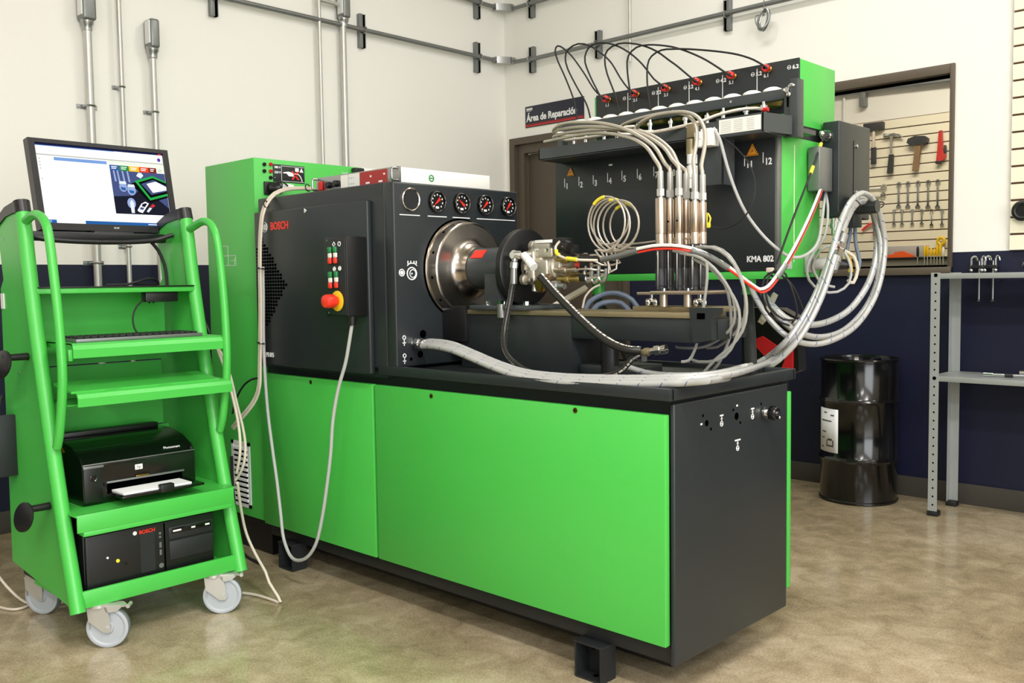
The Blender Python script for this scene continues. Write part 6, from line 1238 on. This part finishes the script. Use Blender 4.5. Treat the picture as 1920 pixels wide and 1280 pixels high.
for z in (1.108, .645):
    B().box((SX + .004, SYF + .001, z - .024), (SXR - .004, SYF + .004, z), .001).box((SX + .004, SYF + .002, z - .003), (SXR - .004, SYB - .002, z)).box((SX + .004, SYB - .004, z - .024), (SXR - .004, SYB - .001, z)).obj('shelf_board', 'galv_paint', sh)
# tools lying on the lower board
for k, (x, y, l, a, s) in enumerate(((-1.30, 4.44, .16, 4, 'chrome socket extension lying nearest the post on the lower grey shelf'), (-1.17, 4.50, .18, 8, 'chrome wrench lying behind the extension on the lower grey shelf'), (-1.10, 4.46, .15, 14, 'chrome ratchet lying on the pile at the right frame edge'))):
    d = V((math.cos(math.radians(a)), math.sin(math.radians(a)), 0)); c = V((x, y, .656 + .010 * (k > 0)))
    t = thing('hand_tool', c, s, 'tool', 'chrome tools on the lower grey shelf')
    B().cyl(c, c + d * l, .0055, n=10).obj('shaft', 'chrome', t)
    B().cyl(c - d * .03, c + d * .01, .0105, n=12).obj('socket_end', 'chrome', t)
    B().cyl(c + d * (l * .35), c + d * (l * .55), .0085, n=12).obj('grip', 'darker', t)
# pullers hanging on the wall behind the top board
for x, s in ((-1.425, 'chrome hook puller hanging behind the grey shelf, left of two'), (-1.365, 'chrome hook puller hanging behind the grey shelf, right of two')):
    t = thing('hook_puller', (x, 4.665, .975), s, 'puller', 'chrome pullers behind the grey shelf')
    B().cyl((x, 4.664, .985), (x, 4.664, 1.165), .005, n=10).cyl((x, 4.664, .975), (x, 4.664, .99), .008, .002, n=10).obj('spindle', 'galv', t)
    B().box((x - .035, 4.652, 1.128), (x + .022, 4.676, 1.145), .004).obj('yoke', 'black', t)
    for dx, w_ in ((-.034, 1), (.012, .7)):
        B().tube([(x + dx, 4.664, 1.125), (x + dx, 4.66, 1.165), (x + dx + .008 * w_, 4.655, 1.182), (x + dx + .022 * w_, 4.652, 1.182), (x + dx + .028 * w_, 4.652, 1.165)], .0055, 8).ball((x + dx, 4.66, 1.12), .010).obj('hook', 'chrome', t)
tag(B().torus((-1.24, 4.64, 1.385), (0, 1, 0), .035, .012, 24, 10).cyl((-1.24, 4.666, 1.385), (-1.24, 4.635, 1.385), .032, n=24).obj('round_tool', 'black'), 'round black tool hanging on the slatwall, cut off by the right frame edge', 'tool')
tag(B().tube([(-1.24, 4.667, 1.135), (-1.23, 4.655, 1.16), (-1.21, 4.65, 1.165), (-1.2, 4.655, 1.14)], .006, 8).obj('wall_hook', 'chrome'), 'chrome hook peeping over the grey shelf at the right frame edge', 'hook')

# ================================================================ red and black creeper board leaning behind the bench
bg = thing('creeper_board', (-1.72, 3.28, 0), 'red and black padded board leaning upright behind the bench leg', 'creeper')
a = [(-1.857,3.25,1.0193),(-1.6812,3.25,1.0198),(-1.6522,3.25,0.8591),(-1.6429,3.25,0.7384)]
B().prism([(-1.86, 3.25, .03), (-1.70, 3.25, .03), (-1.69, 3.25, .72), (-1.62, 3.25, .75), (-1.630, 3.25, .95), (-1.70, 3.25, .985), (-1.86, 3.25, .985)], (0, .06, 0)).obj('board', 'black', bg)
r1 = [(-1.8138,3.248,0.8578),(-1.766,3.248,0.8759),(-1.6792,3.248,0.8258),(-1.6769,3.248,0.8016),(-1.7387,3.248,0.7824),(-1.7954,3.248,0.8377)]
r2 = [(-1.8208,3.248,0.8909),(-1.8093,3.248,0.8995),(-1.8024,3.248,0.8686),(-1.8139,3.248,0.8703)]
r3 = [(-1.6751,3.248,0.8705),(-1.6403,3.248,0.8556),(-1.6398,3.248,0.7549),(-1.6876,3.248,0.7523),(-1.6617,3.248,0.8144)]
for r_ in (r1, r2, r3): B().prism([V(p) for p in r_], (0, -.008, 0)).obj('red_pad', 'red_cloth', bg)
B().box((-1.85, 3.24, 0), (-1.71, 3.33, .03), .004).obj('foot_bar', 'rubber', bg)

# ================================================================ tools on the slatwall of the tool room
fy = 7.775
def hookpair(t, x, z):
    for dx in (-.03, .03): B().cyl((x + dx, 7.779, z), (x + dx, fy - .05, z + .006), .004, n=6).obj('peg', 'chrome', t)
def bar(q, x, z0, z1, w, y=None, d=.022): y = fy - .03 if y is None else y; q.box((x - w, y - d / 2, z0), (x + w, y + d / 2, z1), .004); return q
t = thing('hammer', (-3.205, fy, 2.03), 'square-headed mallet with dark grip, nearest the dark side box', 'hammer')
bar(B(), -3.205, 2.308, 2.372, .082, d=.05).obj('head', 'darker', t); bar(B(), -3.205, 2.16, 2.31, .010).obj('shaft', 'cable_beige', t); bar(B(), -3.205, 2.03, 2.17, .021).obj('grip', 'darker', t); hookpair(t, -3.205, 2.30)
t = thing('hammer', (-3.06, fy, 1.944), 'claw hammer with bright steel shaft and dark grip on the slatwall', 'hammer')
q = B().lathe((-3.12, fy - .03, 2.255), (1, 0, 0), [(0, .017), (.02, .017), (.03, .012), (.085, .014)], 12).prism([(-3.045, fy - .04, 2.268), (-2.995, fy - .04, 2.255), (-2.968, fy - .04, 2.225), (-3.0, fy - .04, 2.240), (-3.045, fy - .04, 2.245)], (0, .022, 0)); q.obj('head', 'galv', t)
B().prism([(-3.065, fy - .04, 2.25), (-3.045, fy - .04, 2.25), (-3.047, fy - .04, 2.09), (-3.067, fy - .04, 2.09)], (0, .018, 0)).obj('shaft', 'chrome', t); B().prism([(-3.074, fy - .045, 2.095), (-3.040, fy - .045, 2.095), (-3.045, fy - .045, 1.944), (-3.088, fy - .045, 1.944)], (0, .028, 0)).obj('grip', 'rubber', t); hookpair(t, -3.05, 2.235)
t = thing('hammer', (-2.85, fy, 1.945), 'sledge hammer with black head and brown wooden handle', 'hammer')
B().prism([(-2.928, fy - .055, 2.175), (-2.918, fy - .055, 2.205), (-2.865, fy - .055, 2.222), (-2.79, fy - .055, 2.215), (-2.765, fy - .055, 2.195), (-2.768, fy - .055, 2.165), (-2.80, fy - .055, 2.150), (-2.90, fy - .055, 2.150)], (0, .05, 0)).obj('head', 'darker', t)
B().prism([(-2.862, fy - .045, 2.16), (-2.818, fy - .045, 2.16), (-2.842, fy - .045, 1.945), (-2.885, fy - .045, 1.945)], (0, .028, 0)).obj('handle', 'wood', t); hookpair(t, -2.84, 2.145)
t = thing('pipe_wrench', (-2.668, fy, 1.985), 'red pipe wrench hanging upside down beside the window frame', 'wrench')
B().prism([(-2.683, fy - .04, 2.240), (-2.660, fy - .04, 2.245), (-2.650, fy - .04, 2.09), (-2.625, fy - .04, 2.04), (-2.638, fy - .04, 2.015), (-2.660, fy - .04, 2.005), (-2.700, fy - .04, 2.005), (-2.692, fy - .04, 2.10)], (0, .022, 0)).obj('handle', 'red', t)
B().box((-2.705, fy - .042, 1.985), (-2.665, fy - .012, 2.008), .004).box((-2.643, fy - .042, 2.06), (-2.628, fy - .012, 2.125), .003).obj('jaw', 'darker', t); B().cyl((-2.672, 7.779, 2.235), (-2.672, fy - .05, 2.24), .004, n=6).obj('peg', 'chrome', t)
def wrench(name, x, z0, z1, w, label, m='galv'):
    t = thing(name, (x, fy, z0), label, 'wrench', 'combination wrenches on the tool room slatwall')
    y = fy - .012
    B().box((x - w, y - .004, z0 + w * 3), (x + w, y + .004, z1 - w * 3), .001).obj('shank', m, t)
    B().torus((x, y, z1 - w * 2.2), (0, 1, 0), w * 2.0, w * .9, 14, 6).obj('ring_end', m, t)
    B().prism([(x - w * .9, y - .004, z0 + w * 4.5), (x - w * 2.7, y - .004, z0 + w * 3), (x - w * 2.8, y - .004, z0 + w * .6), (x - w * 1.5, y - .004, z0), (x - w * 1.3, y - .004, z0 + w * 1.8), (x + w * 1.3, y - .004, z0 + w * 1.8), (x + w * 1.5, y - .004, z0), (x + w * 2.8, y - .004, z0 + w * .6), (x + w * 2.7, y - .004, z0 + w * 3), (x + w * .9, y - .004, z0 + w * 4.5)], (0, .008, 0)).obj('jaw_end', m, t)
WN = ['first', 'second', 'third', 'fourth', 'fifth', 'sixth']
for k, px in enumerate([-3.000670657435666,-2.9273852712951247,-2.8466104899600277,-2.767005970204033,-2.6926477645644993].copy() if False else [-3.001,-2.927,-2.847,-2.767,-2.693]):
    wrench('combination_wrench', px, 1.655 - .006 * k, 1.865 - .001 * k, .0068, WN[k] + ' from the left of the upper row of combination wrenches')
for k, px in enumerate([-3.037,-2.972,-2.89,-2.814,-2.737,-2.657]):
    wrench('small_wrench', px, 1.515 - (.022 if k >= 4 else .002 * k), 1.645 - .004 * k, .0050, WN[k] + ' from the left of the lower row of smaller wrenches', 'chrome' if k == 4 else 'galv')
t = thing('lying_wrench', (-3.17, fy, 1.82), 'wrench hung sideways, its ring end showing right of the hose loop', 'wrench')
B().box((-3.30, fy - .02, 1.826), (-3.15, fy - .008, 1.840), .002).obj('shank', 'label', t); B().torus((-3.125, fy - .014, 1.835), (0, 1, 0), .020, .007, 16, 6).obj('ring_end', 'chrome', t)
t = thing('lying_wrench', (-3.17, fy, 1.755), 'second wrench hung sideways just below the first', 'wrench')
B().box((-3.30, fy - .02, 1.764), (-3.15, fy - .008, 1.776), .002).obj('shank', 'label', t); B().torus((-3.128, fy - .014, 1.77), (0, 1, 0), .018, .006, 16, 6).obj('ring_end', 'chrome', t)
t = thing('red_pliers', (-3.25, fy, 1.43), 'red-handled pliers seen through the hose loop', 'pliers')
B().tube([(-3.30, fy - .02, 1.487), (-3.27, fy - .02, 1.515), (-3.235, fy - .02, 1.535), (-3.20, fy - .02, 1.545)], .010, 8).tube([(-3.20, fy - .02, 1.545), (-3.195, fy - .02, 1.50), (-3.20, fy - .02, 1.44)], .010, 8).obj('handle', 'red_bright', t); B().box((-3.20, fy - .03, 1.535), (-3.15, fy - .01, 1.56), .004).obj('jaw', 'darker', t)
# black tool rail with the orange tool and screwdrivers
ra = thing('tool_rail', (-2.9, fy, 1.225), 'black holder rail with tools along the bottom of the slatwall', 'rail')
B().box((-3.45, fy - .06, 1.232), (-2.45, fy + .003, 1.250), .002).obj('rail_bar', 'black', ra)
B().box((-3.10, fy - .004, 1.25), (-2.76, fy + .003, 1.345), .002).obj('back_plate', 'cable_grey', ra)
B().box((-3.6, fy - .05, 1.158), (-2.35, fy + .003, 1.180), .002).obj('lower_strip', 'hole', ra)
t = thing('orange_tool', (-2.96, fy - .05, 1.25), 'flat orange tool lying on the black rail', 'tool')
B().prism([(-3.085, fy - .055, 1.2505), (-2.86, fy - .055, 1.2505), (-2.865, fy - .055, 1.265), (-2.94, fy - .055, 1.298), (-2.965, fy - .055, 1.302), (-2.98, fy - .055, 1.295), (-3.01, fy - .055, 1.297), (-3.02, fy - .055, 1.278), (-3.085, fy - .055, 1.272)], (0, .035, 0)).obj('body', 'orange', t); B().box((-3.125, fy - .05, 1.2505), (-3.085, fy - .025, 1.272), .003).obj('tip', 'rubber', t)
def driver(x, z, m, label, blade=.06, r=.010, top=.085):
    t = thing('screwdriver', (x, fy - .04, z - blade), label, 'screwdriver', 'screwdrivers in the black rail')
    B().lathe((x, fy - .075, z), (0, 0, 1), [(0, r * .6), (.01, r), (top * .5, r * 1.1), (top * .85, r), (top, r * .4)], 10).obj('handle', m, t)
    B().cyl((x, fy - .075, z - blade), (x, fy - .075, z), .004, n=8).obj('blade', 'chrome', t)
driver(-2.819, 1.250, 'rubber', 'black-handled screwdriver standing alone right of the orange tool', .07)
for k, (x, h, m) in enumerate(((-2.765, .09, 'yellow'), (-2.742, .085, 'yellow'), (-2.715, .065, 'yellow'), (-2.690, .06, 'yellow'), (-2.668, .09, 'yellow'), (-2.645, .10, 'yellow'), (-2.622, .07, 'white'))):
    driver(x, 1.252, m, ['first yellow screwdriver from the left in the rail', 'second yellow screwdriver from the left in the rail', 'third yellow screwdriver, a shorter one', 'fourth yellow screwdriver, a shorter one', 'fifth yellow screwdriver, a taller one', 'sixth and tallest yellow screwdriver', 'white-handled screwdriver beside the window frame'][k], .09, .0105, h)
t = thing('yellow_tape', (-2.652, fy - .03, 1.35), 'round yellow tape roll above the screwdrivers', 'tape')
B().torus((-2.655, fy - .03, 1.372), (0, 1, 0), .026, .013, 20, 8).obj('roll', 'yellow', t)
# conduit and strut of the tool room
t = thing('tool_room_conduit', (-3, 7.75, 2.63), 'grey conduit on the tool room wall seen high through the window', 'conduit')
B().tube([(-4.8, 7.75, 2.70), (.8, 7.75, 2.50)], .020, 8, smooth=False).obj('pipe', 'strut', t)
B().box((-3.33, 7.735, 2.52), (-3.28, 7.799, 2.70), .002).obj('strut', 'strut', t)
tag(B().cyl((-3.48, 7.785, 2.39), (-3.48, 7.785, CEIL), .012, n=10).obj('riser_conduit', 'label'), 'thin pale conduit rising from the slatwall in the tool room', 'conduit')
